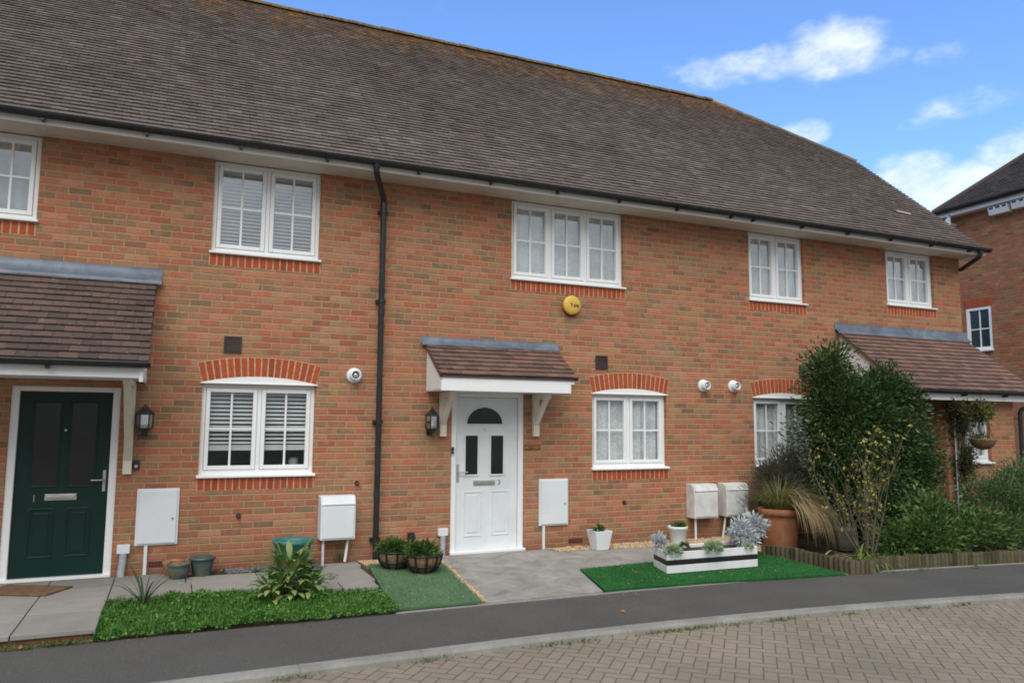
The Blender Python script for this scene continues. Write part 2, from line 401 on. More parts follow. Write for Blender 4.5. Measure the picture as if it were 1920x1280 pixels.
def glass_mat(name, tint=(0.9, 0.93, 0.93), extra=0.02):
    m = bpy.data.materials.new(name); m.use_nodes = True; t = T(m.node_tree)
    for n in list(m.node_tree.nodes):
        if n.type == 'BSDF_PRINCIPLED': m.node_tree.nodes.remove(n)
    out = [n for n in m.node_tree.nodes if n.type == 'OUTPUT_MATERIAL'][0]
    tr = t.n('ShaderNodeBsdfTransparent'); tr.inputs[0].default_value = (*tint, 1)
    gl = t.n('ShaderNodeBsdfGlossy'); gl.inputs['Roughness'].default_value = 0.015; gl.inputs['Color'].default_value = (0.90, 0.96, 1, 1)
    fr = t.n('ShaderNodeLayerWeight'); fr.inputs[0].default_value = 0.5
    bp = t.n('ShaderNodeBump'); bp.inputs['Strength'].default_value = 0.012; bp.inputs['Distance'].default_value = 0.02
    t.l(t.noise(2.2, 2.0), bp.inputs['Height']); t.l(bp.outputs[0], gl.inputs['Normal'])
    mx = t.n('ShaderNodeMixShader'); fc = t.sk(fr.outputs['Facing']); f = fc * fc * fc * fc * 0.9 + (0.08 + extra)
    t.l(f.mn(1.0), mx.inputs[0]); t.l(tr.outputs[0], mx.inputs[1]); t.l(gl.outputs[0], mx.inputs[2])
    t.l(mx.outputs[0], out.inputs[0]); return m
M_glass = glass_mat('window_glass')
M_glass_up = glass_mat('upper_window_glass', extra=0.30)

def net_mat():
    m = bpy.data.materials.new('net_curtain'); m.use_nodes = True; t = T(m.node_tree)
    b = m.node_tree.nodes['Principled BSDF']; out = [n for n in m.node_tree.nodes if n.type == 'OUTPUT_MATERIAL'][0]
    b.inputs['Base Color'].default_value = (0.86, 0.88, 0.89, 1); b.inputs['Roughness'].default_value = 0.9
    v = t.n('ShaderNodeTexVoronoi'); v.inputs['Scale'].default_value = 26; g = t.n('ShaderNodeNewGeometry'); t.l(g.outputs['Position'], v.inputs['Vector'])
    lace = t.sk(v.outputs['Distance']).ss(0.15, 0.5, 0.98, 0.80) * t.noise(5.0, 3.0).ss(0.35, 0.6, 0.8, 1.0)
    tr = t.n('ShaderNodeBsdfTransparent'); mx = t.n('ShaderNodeMixShader')
    t.l(lace, mx.inputs[0]); t.l(tr.outputs[0], mx.inputs[1]); t.l(b.outputs[0], mx.inputs[2]); t.l(mx.outputs[0], out.inputs[0])
    return m
M_net = net_mat()

def leaf_mat(name, stops, rough=0.5, trans=0.25, spec=0.4):
    m = bpy.data.materials.new(name); m.use_nodes = True; t = T(m.node_tree); b = m.node_tree.nodes['Principled BSDF']
    out = [n for n in m.node_tree.nodes if n.type == 'OUTPUT_MATERIAL'][0]
    g = t.n('ShaderNodeNewGeometry'); r = t.sk(g.outputs['Random Per Island'])
    c = t.ramp(r * 0.8 + (t.noise(3.5, 3.0) - 0.5) * 0.7 + 0.1, stops)
    t.l(c, b.inputs['Base Color']); b.inputs['Roughness'].default_value = rough; b.inputs['Specular IOR Level'].default_value = spec
    tl = t.n('ShaderNodeBsdfTranslucent'); t.l(c, tl.inputs[0]); mx = t.n('ShaderNodeMixShader'); mx.inputs[0].default_value = trans
    t.l(b.outputs[0], mx.inputs[1]); t.l(tl.outputs[0], mx.inputs[2]); t.l(mx.outputs[0], out.inputs[0]); return m
L_dark = leaf_mat('evergreen_leaf', [(0, (0.018, 0.050, 0.014)), (0.45, (0.042, 0.092, 0.026)), (0.8, (0.080, 0.145, 0.045)), (1, (0.17, 0.21, 0.07))], rough=0.35)
L_mid = leaf_mat('shrub_leaf', [(0, (0.03, 0.075, 0.02)), (0.5, (0.075, 0.155, 0.036)), (1, (0.20, 0.28, 0.07))])
L_grey = leaf_mat('lavender_leaf', [(0, (0.06, 0.07, 0.045)), (0.5, (0.10, 0.115, 0.075)), (0.8, (0.095, 0.075, 0.07)), (1, (0.18, 0.20, 0.13))], rough=0.8)
L_right = leaf_mat('rosemary_leaf', [(0, (0.045, 0.09, 0.03)), (0.5, (0.095, 0.17, 0.055)), (1, (0.22, 0.30, 0.13))])
L_yellow = leaf_mat('autumn_leaf', [(0, (0.38, 0.30, 0.04)), (0.4, (0.42, 0.38, 0.07)), (0.7, (0.16, 0.19, 0.05)), (1, (0.30, 0.15, 0.06))])
L_clover = leaf_mat('ground_cover_leaf', [(0, (0.045, 0.135, 0.02)), (0.5, (0.085, 0.235, 0.035)), (1, (0.19, 0.36, 0.08))])
L_silver = leaf_mat('silver_leaf', [(0, (0.42, 0.47, 0.50)), (1, (0.68, 0.72, 0.74))], rough=0.9)
L_pale = leaf_mat('rosette_leaf', [(0, (0.22, 0.34, 0.17)), (0.6, (0.38, 0.50, 0.30)), (1, (0.55, 0.64, 0.48))], rough=0.7)
L_strap = leaf_mat('strap_leaf', [(0, (0.08, 0.16, 0.03)), (0.6, (0.22, 0.30, 0.05)), (0.85, (0.42, 0.34, 0.08)), (1, (0.42, 0.16, 0.05))])
L_straw = leaf_mat('straw_blade', [(0, (0.22, 0.20, 0.09)), (0.5, (0.38, 0.30, 0.16)), (1, (0.50, 0.38, 0.22))])
L_blade = leaf_mat('grass_blade', [(0, (0.10, 0.14, 0.045)), (0.6, (0.21, 0.22, 0.075)), (1, (0.38, 0.33, 0.15))])
L_vari = leaf_mat('variegated_leaf', [(0, (0.07, 0.16, 0.035)), (0.6, (0.14, 0.25, 0.065)), (0.85, (0.24, 0.34, 0.11)), (1, (0.42, 0.42, 0.12))])
L_cord = leaf_mat('spiky_leaf', [(0, (0.03, 0.07, 0.03)), (0.6, (0.06, 0.12, 0.05)), (1, (0.09, 0.06, 0.06))])
L_dead = leaf_mat('fallen_leaf', [(0, (0.50, 0.20, 0.03)), (0.5, (0.42, 0.24, 0.06)), (1, (0.35, 0.12, 0.04))])
L_brown = leaf_mat('withered_leaf', [(0, (0.05, 0.045, 0.025)), (0.6, (0.07, 0.08, 0.03)), (1, (0.16, 0.15, 0.05))], rough=0.8)

# ------------------------------------------------------------------ ground setting
def gz(y):  # front gardens fall gently from the wall to the footpath
    return -0.1 * min(1.0, max(0.0, (-y - 0.3) / 2.3))
def seam(x): return -2.23 - 0.0 if x < 4.0 else -2.23 - 0.0 - 0.0145 * (x - 4.0) ** 1.95 if x < 20 else -5.2
def kerbl(x): return -3.40 + 0.07 * min(1, max(0, (x + .2) / 2.9)) if x < 3.0 else -3.33 - 0.0165 * (x - 3.0) ** 2.0
def strip_pts(fn, x0, x1, n): return [(x0 + (x1 - x0) * i / n, fn(x0 + (x1 - x0) * i / n)) for i in range(n + 1)]
ROADZ = -0.178

def tarmac(t, b):
    n = t.noise(140.0, 3.0, 0.75); big = t.noise(1.3, 4.0, 0.6)
    c = t.ramp(n, [(0.3, (0.066, 0.064, 0.058)), (0.55, (0.096, 0.092, 0.084)), (0.75, (0.22, 0.215, 0.20))])
    c = t.gain(c, big * 0.5 + 0.75)
    c = t.mix(t.noise(38.0, 4.0, 0.7).ss(0.66, 0.8) * 0.3, c, (0.2, 0.19, 0.17))
    c = t.mix(t.noise(2.6, 6.0, 0.7, dist=1.2).ss(0.58, 0.7) * 0.28, c, (0.07, 0.066, 0.058))
    c = t.mix(t.noise(90.0, 2.0).ss(0.72, 0.78) * 0.5, c, (0.30, 0.28, 0.25))
    return c, n, 0.5, 0.004
M_tarmac = mat('tarmac', rough=0.95, spec=0.2, build=tarmac)
def kerbn(t, b):
    g, (x, y, z) = t.pos(); n = t.noise(30.0, 4.0, 0.7)
    c = t.gain(t.mix(t.noise(2.0, 4.0).ss(0.4, 0.7), (0.285, 0.28, 0.255), (0.22, 0.215, 0.19)), n * 0.6 + 0.7)
    j = (x / 0.914).fract(); jd = j.mn(j.rsub(1.0)) * 0.914
    return t.mix(jd.ss(0.001, 0.006), (0.17, 0.165, 0.145), c), n, 0.3, 0.004
M_kerb = mat('kerb_concrete', rough=0.9, spec=0.2, build=kerbn)
def herring(t, b):
    g, (x, y, z) = t.pos()
    a = radians(45 + 4); s_ = 0.1
    u = (x * cos(a) + y * sin(a)) / s_; v = (y * cos(a) - x * sin(a)) / s_
    wb = (t.noise(12.0, 2.0) - 0.5) * 0.07
    u = u + wb; v = v + wb
    i = u.floor(); j = v.floor(); fu = u.fract(); fv = v.fract(); k = (i - j).mod(4.0)
    def eq(n_): return (k - n_).abs().lt(0.5)
    BIG = 1.0
    L = fu + eq(1.0) * BIG; Rr = fu.rsub(1.0) + eq(0.0) * BIG; B = fv + eq(2.0) * BIG; Tt = fv.rsub(1.0) + eq(3.0) * BIG
    d = L.mn(Rr).mn(B).mn(Tt) * s_
    bi = i - eq(1.0); bj = j - eq(2.0)
    r = t.white(t.comb(bi, bj, 2.0))
    n = t.noise(70.0, 4.0, 0.7)
    c = t.ramp(r, [(0, (0.245, 0.200, 0.148)), (0.4, (0.262, 0.218, 0.165)), (0.7, (0.232, 0.196, 0.149)), (1, (0.275, 0.226, 0.168))])
    c = t.gain(c, n * 0.5 + t.noise(0.9, 4.0).ss(0.2, 0.8) * 0.3 + 0.62)
    joint = t.mix(t.noise(2.5, 3.0).ss(0.45, 0.65), (0.135, 0.115, 0.088), (0.115, 0.118, 0.068))
    m_ = d.ss(0.0025, 0.0075)
    c = t.mix(m_, joint, c)
    mossy = t.noise(1.6, 5.0, 0.65).ss(0.55, 0.75) * d.ss(0.006, 0.016, 1.0, 0.0)
    return t.mix(mossy * 0.4, c, (0.10, 0.12, 0.05)), m_ + n * 0.15, 0.6, 0.006
M_block = mat('block_paving', rough=0.9, spec=0.25, build=herring)
def concn(t, b):
    n = t.noise(60.0, 4.0, 0.7); st = t.noise(3.0, 6.0, 0.72, dist=0.8)
    c = t.ramp(st, [(0.32, (0.20, 0.192, 0.177)), (0.5, (0.29, 0.28, 0.26)), (0.68, (0.37, 0.36, 0.335))])
    return t.gain(c, n * 0.4 + 0.8), n + st * 1.5, 0.3, 0.008
M_conc = mat('patterned_concrete', rough=0.9, spec=0.2, build=concn)
def slabn(t, b):
    g = t.n('ShaderNodeNewGeometry'); r = t.sk(g.outputs['Random Per Island']); n = t.noise(50.0, 4.0, 0.7); st = t.noise(2.0, 5.0, 0.7)
    c = t.ramp(r, [(0, (0.245, 0.234, 0.212)), (0.5, (0.295, 0.282, 0.258)), (1, (0.27, 0.256, 0.236))])
    return t.gain(c, n * 0.4 + st * 0.6 + 0.5), n, 0.3, 0.004
M_slab = mat('paving_slab', rough=0.9, spec=0.2, build=slabn)
def turfn(base, base2):
    def f(t, b):
        n = t.noise(220.0, 3.0, 0.7); st = t.noise(2.2, 5.0, 0.65); m3 = t.noise(30.0, 3.0)
        c = t.mix(st.ss(0.35, 0.7), base, base2)
        c = t.mix(t.noise(5.0, 5.0, 0.7).ss(0.56, 0.72) * 0.45, c, (base[0] * .9 + .02, base[1] * .5 + .01, base[2] * .5))
        return t.gain(c, n * 0.9 + m3 * 0.35 + 0.4), n + m3 * 0.5, 0.9, 0.012
    return f
M_turf_dull = mat('faded_turf', rough=0.95, spec=0.1, build=turfn((0.085, 0.170, 0.088), (0.125, 0.225, 0.120)))
M_turf_vivid = mat('bright_turf', rough=0.95, spec=0.15, build=turfn((0.018, 0.085, 0.022), (0.026, 0.150, 0.036)))
def pebble(stops):
    def f(t, b):
        g = t.n('ShaderNodeNewGeometry'); r = t.sk(g.outputs['Random Per Island'])
        return t.gain(t.ramp(r, stops), t.noise(80.0, 3.0) * 0.5 + 0.75)
    return f
M_gold_gravel = mat('golden_gravel', rough=0.8, build=pebble([(0, (0.36, 0.24, 0.12)), (0.4, (0.50, 0.37, 0.21)), (0.7, (0.58, 0.47, 0.31)), (1, (0.34, 0.22, 0.11))]))
M_slate = mat('slate_chippings', rough=0.8, build=pebble([(0, (0.07, 0.075, 0.085)), (0.6, (0.13, 0.14, 0.15)), (1, (0.2, 0.2, 0.2))]))
M_gravelbase = mat('gravel_bed', (0.24, 0.17, 0.09), 1.0, var=0.4, vscale=30, bump=1.0, bscale=60)
M_ground = mat('ground_soil', (0.10, 0.085, 0.06), 1.0, var=0.4, vscale=3)
M_mat = mat('coir_mat', (0.17, 0.095, 0.05), 1.0, var=0.3, vscale=18, bump=1.0, bscale=120)

def ground_strip(name, fa, fb, za, zb, x0, x1, n, m, kind='structure'):
    a = strip_pts(fa, x0, x1, n); c = strip_pts(fb, x0, x1, n); mb = MB()
    for i in range(n): mb.quad((*c[i], zb), (*c[i + 1], zb), (*a[i + 1], za), (*a[i], za))
    o = mb.build(name, m); o['kind'] = kind; return o
g = MB(); g.quad((-400, -400, -0.235), (400, -400, -0.235), (400, 400, -0.235), (-400, 400, -0.235)); g.build('ground', M_ground)['kind'] = 'structure'
ground_strip('road', lambda x: kerbl(x) - 0.088, lambda x: kerbl(x) - 14.0, ROADZ, ROADZ, -22, 22, 88, M_block)
ground_strip('footpath', lambda x: seam(x), lambda x: kerbl(x) + 0.02, -0.10, -0.122, -22, 22, 88, M_tarmac)
# thin concrete edging between gardens and footpath
e = MB(); pts = strip_pts(seam, 1.94, 22, 90)
for (xa, ya), (xb, yb) in zip(pts, pts[1:]):
    e.prism([(xa, ya - .025), (xb, yb - .025), (xb, yb + .025), (xa, ya + .025)], 'z', -0.2, -0.094)
e.build('path_edging', M_kerb)['kind'] = 'structure'
k = MB(); n = 88; pts = strip_pts(kerbl, -22, 22, n)
prof = [(0.03, -0.24), (0.03, -0.118), (-0.060, -0.121), (-0.078, -0.127), (-0.087, -0.142), (-0.094, -0.24)]
for (xa, ya), (xb, yb) in zip(pts, pts[1:]):
    for (p0, z0), (p1, z1) in zip(prof, prof[1:]): k.quad((xa, ya + p0, z0), (xa, ya + p1, z1), (xb, yb + p1, z1), (xb, yb + p0, z0))
k.build('kerb', M_kerb)['kind'] = 'structure'
# garden base soil sheet sloping to the path
gb = MB()
for i in range(64):
    xa, xb = -8 + i * .47, -8 + (i + 1) * .47
    ys = [0.4, -0.3]; 
    gb.quad((xa, -0.3, -0.03), (xb, -0.3, -0.03), (xb, 0.3, -0.03), (xa, 0.3, -0.03))
    gb.quad((xa, seam(xa), -0.125), (xb, seam(xb), -0.125), (xb, -0.3, -0.03), (xa, -0.3, -0.03))
gb.build('garden_soil', M_soil)['kind'] = 'structure'

def sheet(name, poly, m, off=0.0, kind=None, thick=0.03, sub=True):
    """flat garden surface following the fall of the ground, as a thin slab"""
    bm = bmesh.new(); vs = [bm.verts.new((x, y, 0)) for x, y in poly]; bm.faces.new(vs)
    for c in [-.3] + [-.3 - .25 * i for i in range(1, 12)]:
        bmesh.ops.bisect_plane(bm, geom=bm.verts[:] + bm.edges[:] + bm.faces[:], plane_co=(0, c, 0), plane_no=(0, 1, 0))
    r_ = bmesh.ops.extrude_face_region(bm, geom=bm.faces[:])
    nv = [v for v in r_['geom'] if isinstance(v, bmesh.types.BMVert)]
    for v in bm.verts: v.co.z = gz(v.co.y) + off
    for v in nv: v.co.z -= thick
    bmesh.ops.recalc_face_normals(bm, faces=bm.faces[:])
    me = bpy.data.meshes.new(name); bm.to_mesh(me); bm.free(); me.materials.append(m)
    o = bpy.data.objects.new(name, me); col.objects.link(o)
    if kind: o['kind'] = kind
    return o
sheet('path', [(3.0, -.05), (2.99, -.62), (2.83, -2.2), (4.13, -2.2), (4.36, -1.27), (5.4, -1.22), (6.7, -1.15), (7.0, -1.12), (7.0, -.42), (4.62, -.28), (4.5, -.06)], M_conc, 0.0, 'structure')
# patio: individual slabs
p = MB()
def slabtile(x0, x1, y0, y1, z=0.0):
    g_ = .005; dz = R.uniform(-.003, .003); p.box(x0 + g_, x1 - g_, y0 + g_, y1 - g_, z - .036 + dz, z + dz)
xs = [-4.2, -3.5, -2.8, -2.0, -1.05, -0.47]; ys = [-2.235, -1.55, -1.05, -0.55, -0.03]
for a, b_ in zip(xs, xs[1:]):
    for c, d in zip(ys, ys[1:]): slabtile(a, b_, c, d)
for a, b_ in zip([-0.47, .2], [.2, .34]): slabtile(a, b_, -.62, -.03 if b_ < .3 else -.3)
xs = [-0.47, 0.25, 0.9, 1.45, 2.02]
for i, (a, b_) in enumerate(zip(xs, xs[1:])):
    slabtile(a, b_, -1.14, -.62 if a < 0 else -.30)
slabtile(1.2, 1.62, -1.42, -1.14); slabtile(1.62, 1.97, -1.5, -1.14)
slabtile(1.62, 2.06, -.30, -.04)
p.build('patio', M_slab, bevel=.004)['kind'] = 'structure'
rb = MB(); rb.box(-4.2, -0.49, -2.19, -2.0, -.22, -.038); rb.box(-0.56, -0.491, -2.0, -1.14, -.22, -.038); rb.build('patio_riser', M_brick)['kind'] = 'structure'

tl = sheet('artificial_lawn', [(2.13, -.36), (1.93, -2.19), (2.80, -2.19), (2.95, -.62), (2.9, -.36)], M_turf_dull, 0.012, None, .02)
tag(tl, 'faded green artificial grass patch between the ground cover and the concrete path', 'artificial grass')
tr_ = sheet('artificial_lawn', [(4.37, -1.285), (4.15, -2.2), (4.6, -2.215), (5.4, -2.26), (6.2, -2.34), (7.22, -2.45), (7.12, -1.12)], M_turf_vivid, 0.012, None, .02)
tag(tr_, 'bright green artificial grass under the white wooden planter', 'artificial grass')
sheet('gravel_bed', [(2.06, -.02), (2.1, -.38), (3.0, -.38), (3.0, -.02)], M_gravelbase, -.004, 'structure')
sheet('gravel_bed', [(2.9, -.3), (2.76, -2.19), (2.85, -2.19), (3.0, -.62), (3.0, -.3)], M_gravelbase, -.006, 'structure')
sheet('gravel_bed', [(4.5, -.02), (4.6, -.34), (7.0, -.5), (7.1, -1.15), (7.5, -1.2), (7.6, -.02)], M_gravelbase, -.004, 'structure')
sheet('slate_bed', [(.34, -.02), (.34, -.31), (1.62, -.31), (1.62, -.02)], M_soil, -.01, 'structure')

def in_poly(x, y, P):
    c = False; j = len(P) - 1
    for i in range(len(P)):
        if (P[i][1] > y) != (P[j][1] > y) and x < (P[j][0] - P[i][0]) * (y - P[i][1]) / (P[j][1] - P[i][1] + 1e-12) + P[i][0]: c = not c
        j = i
    return c
ICO = None
def pebbles(name, poly, n, r0, r1, m, off=0.0, label=None):
    bm = bmesh.new(); bmesh.ops.create_icosphere(bm, subdivisions=1, radius=1); base = np.array([v.co[:] for v in bm.verts]); fs = [tuple(v.index for v in f.verts) for f in bm.faces]; bm.free()
    xs_ = [q[0] for q in poly]; ys_ = [q[1] for q in poly]; V = []; F = []; c = 0
    while c < n:
        x, y = R.uniform(min(xs_), max(xs_)), R.uniform(min(ys_), max(ys_))
        if not in_poly(x, y, poly): continue
        r = R.uniform(r0, r1); s_ = np.array([r, r * R.uniform(.6, .95), r * R.uniform(.4, .7)]); a = R.uniform(0, pi)
        v = base * (1 + NR.uniform(-.15, .15, (len(base), 1))) * s_; v = v @ np.array([[cos(a), sin(a), 0], [-sin(a), cos(a), 0], [0, 0, 1]])
        v += np.array([x, y, gz(y) + off + r * .25]); F += [tuple(len(V) + i for i in f) for f in fs]; V += v.tolist(); c += 1
    me = bpy.data.meshes.new(name); me.from_pydata(V, [], F); me.materials.append(m); o = bpy.data.objects.new(name, me); col.objects.link(o); o['kind'] = 'stuff'
    return o
pebbles('gravel', [(2.07, -.03), (2.1, -.37), (2.95, -.36), (3.0, -.05)], 700, .012, .024, M_gold_gravel)
pebbles('gravel', [(2.96, -.36), (2.80, -2.19), (2.86, -2.19), (3.0, -.66), (3.0, -.36)], 300, .011, .022, M_gold_gravel)
pebbles('gravel', [(4.55, -.03), (4.62, -.31), (7.0, -.47), (7.08, -1.13), (7.45, -1.15), (7.5, -.03)], 2600, .011, .023, M_gold_gravel)
pebbles('slate_chippings', [(.6, -.03), (.6, -.29), (1.6, -.29), (1.6, -.03)], 500, .012, .026, M_slate)

# ------------------------------------------------------------------ building helpers
WT_, EZ, SL = 4.63, 4.705, 0.906          # wall top, roof plane z at y=-.45, slope
def roof_z(y): return EZ + SL * (y + .45)
RY, RZ = 4.05, roof_z(4.05)
HEND, HRX = 12.975, 10.62                  # verge x, ridge end x
VY, VZ = 2.266, roof_z(2.266)

def wall_holes(mb, x0, x1, z0, z1, holes, y=0.0, depth=.12):
    xs_ = sorted({x0, x1, *[h[0] for h in holes], *[h[1] for h in holes]}); zs_ = sorted({z0, z1, *[h[2] for h in holes], *[h[3] for h in holes]})
    for a, b_ in zip(xs_, xs_[1:]):
        for c, d in zip(zs_, zs_[1:]):
            mx_, mz_ = (a + b_) / 2, (c + d) / 2
            if any(h[0] < mx_ < h[1] and h[2] < mz_ < h[3] for h in holes): continue
            mb.quad((a, y, c), (b_, y, c), (b_, y, d), (a, y, d))
    for a, b_, c, d in holes:
        Y = y + depth
        mb.quad((a, y, c), (a, y, d), (a, Y, d), (a, Y, c)); mb.quad((b_, y, c), (b_, Y, c), (b_, Y, d), (b_, y, d))
        mb.quad((a, y, d), (b_, y, d), (b_, Y, d), (a, Y, d)); mb.quad((a, y, c), (a, Y, c), (b_, Y, c), (b_, y, c))

def tiles(mb, xa_f, s0, s1, P, g=.1, wd=.165, stag=0.0, jit=.003):
    """real overlapping plain tiles; P(x, s, lift) -> point; xa_f(s) -> (xmin, xmax)"""
    s = s0; row = 0
    while s < s1 - 1e-4:
        e_ = min(s + g, s1); xa, xb = xa_f((s + e_) / 2); off = (row % 2) * wd * .5 + R.uniform(-.006, .006)
        i = floor((xa - off) / wd)
        while i * wd + off < xb:
            a, b_ = max(xa, i * wd + off) + .0015, min(xb, (i + 1) * wd + off) - .0015; i += 1
            if b_ - a < .01: continue
            la = .030 + R.uniform(-jit, jit); lb = .030 + R.uniform(-jit, jit); up = .010
            ds = R.uniform(-.004, .004)
            vs_ = [P(a, s + ds, la), P(b_, s + ds, lb), P(b_, e_ + .012, up), P(a, e_ + .012, up), P(a, s + ds, la - .016), P(b_, s + ds, lb - .016)]
            mb.add(vs_, [(0, 1, 2, 3), (4, 5, 1, 0)])
        s += g; row += 1

def window(house, x0, x1, z0, z1, n, inner, label=None, y=0.0, glass=None, sill=True, archtop=None, proj=.045, drop=.0):
    """z0: underside of sill, z1: frame top; frame is set back in the opening"""
    f = MB(); fy = y + .055; s0 = z0 + .035
    W = .045
    f.box(x0, x0 + W, fy, fy + .06, s0, z1); f.box(x1 - W, x1, fy, fy + .06, s0, z1)
    f.box(x0 + W, x1 - W, fy + .001, fy + .06, z1 - W, z1); f.box(x0 + W, x1 - W, fy + .001, fy + .06, s0, s0 + W)
    lw = (x1 - x0 - 2 * W) / n
    for i in range(1, n): xm = x0 + W + lw * i; f.box(xm - .022, xm + .022, fy + .002, fy + .06, s0 + W, z1 - W)
    fr = f.build('window', M_white, house, bevel=.004, label=label)
    for i in range(n):
        a = x0 + W + lw * i + (.022 if i else .0); b_ = x0 + W + lw * (i + 1) - (.022 if i < n - 1 else 0)
        c, d = s0 + W, z1 - W; cw = .048; cy = fy - .012
        m = MB(); m.box(a + .003, a + cw, cy, cy + .055, c + .003, d - .003); m.box(b_ - cw, b_ - .003, cy, cy + .055, c + .003, d - .003)
        m.box(a + cw, b_ - cw, cy + .001, cy + .055, c + .003, c + cw); m.box(a + cw, b_ - cw, cy + .001, cy + .055, d - cw, d - .003)
        m.build('casement', M_white, fr, bevel=.007, seg=3)
        q = MB(); xm = (a + b_) / 2; zm = (c + d) / 2 - drop
        q.box(xm - .011, xm + .011, fy + .022, fy + .034, c + cw - .004, d - cw + .004); q.box(a + cw - .004, b_ - cw + .004, fy + .0235, fy + .0325, zm - .011, zm + .011)
        q.build('glazing_bar', M_white, fr)
        pg = MB(); pg.quad((a + cw - .006, fy + .038, c + cw - .006), (b_ - cw + .006, fy + .038, c + cw - .006), (b_ - cw + .006, fy + .038, d - cw + .006), (a + cw - .006, fy + .038, d - cw + .006)); pg.build('pane', glass or M_glass, fr)
    if sill:
        sl = MB(); sl.prism([(y - proj, z0), (y + .06, z0), (y + .06, z0 + .04), (y - proj + .012, z0 + .026), (y - proj, z0 + .022)], 'x', x0 - .022, x1 + .022)
        sl.build('sill', M_white, fr, bevel=.003)
    # room behind
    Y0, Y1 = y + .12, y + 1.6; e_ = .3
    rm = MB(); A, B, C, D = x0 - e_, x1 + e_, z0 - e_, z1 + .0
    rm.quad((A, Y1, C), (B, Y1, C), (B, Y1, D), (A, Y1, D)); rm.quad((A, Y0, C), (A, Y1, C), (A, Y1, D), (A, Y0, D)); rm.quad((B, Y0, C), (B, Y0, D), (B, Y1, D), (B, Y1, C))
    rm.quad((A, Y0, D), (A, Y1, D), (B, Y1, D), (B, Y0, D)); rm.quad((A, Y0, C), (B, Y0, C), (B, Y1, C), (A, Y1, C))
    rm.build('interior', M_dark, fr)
    yb = y + .142
    if inner[0] == 'blind':
        zlow, pitch, ang = inner[1], inner[2], inner[3]; bm_ = MB(); z = z1 - .06
        bm_.box(x0 + .05, x1 - .05, yb - .02, yb + .03, z - .03, z + .03)
        z -= .05
        while z > zlow:
            a = ang; dy, dz = .024 * cos(a), .024 * sin(a)
            bm_.add([(x0 + .05, yb - dy, z - dz), (x1 - .05, yb - dy, z - dz), (x1 - .05, yb + dy, z + dz), (x0 + .05, yb + dy, z + dz),
                     (x0 + .05, yb - dy, z - dz + .003), (x1 - .05, yb - dy, z - dz + .003), (x1 - .05, yb + dy, z + dz + .003), (x0 + .05, yb + dy, z + dz + .003)],
                    [(0, 3, 2, 1), (4, 5, 6, 7), (0, 1, 5, 4), (2, 3, 7, 6)])
            z -= pitch
        if inner[1] > z0 + .1:
            for i in range(5): bm_.box(x0 + .05, x1 - .05, yb - .024, yb + .024, z + .008 - i * .012, z + .017 - i * .012)
        bm_.build('blind', M_blind, fr)
    elif inner[0] == 'net':
        c_ = MB(); N = int((x1 - x0) * 90); V = []; F = []
        for i in range(N + 1):
            x = x0 + .03 + (x1 - x0 - .06) * i / N; yy = yb + .004 + .013 * sin(i * .62 + 1.6 * sin(i * .11)) + .008 * sin(i * .23)
            V += [(x, yy, z0 + .03), (x, yy * 1.0 + .0, z1 - .02)]
        for i in range(N): F.append((2 * i, 2 * i + 2, 2 * i + 3, 2 * i + 1))
        c_.add(V, F, smooth=True); c_.build('net_curtain', M_net, fr)
        if len(inner) > 1:   # heavier curtain behind
            c2 = MB(); V = []; F = []
            for i in range(N + 1):
                x = x0 - .1 + (x1 - x0 + .2) * i / N; yy = yb + .16 + .03 * sin(i * .4)
                V += [(x, yy, z0 - .1), (x, yy, z1 + 0.0)]
            for i in range(N): F.append((2 * i, 2 * i + 2, 2 * i + 3, 2 * i + 1))
            c2.add(V, F, smooth=True); c2.build('curtain', M_curtain, fr)
    elif inner[0] == 'curtain':
        c2 = MB(); V = []; F = []; N = 60
        for i in range(N + 1):
            x = x0 + .02 + (x1 - x0 - .04) * i / N; yy = yb + .02 * sin(i * .8)
            V += [(x, yy, z0), (x, yy, z1)]
        for i in range(N): F.append((2 * i, 2 * i + 2, 2 * i + 3, 2 * i + 1))
        c2.add(V, F, smooth=True); c2.build('curtain', M_curtain, fr)
    return fr

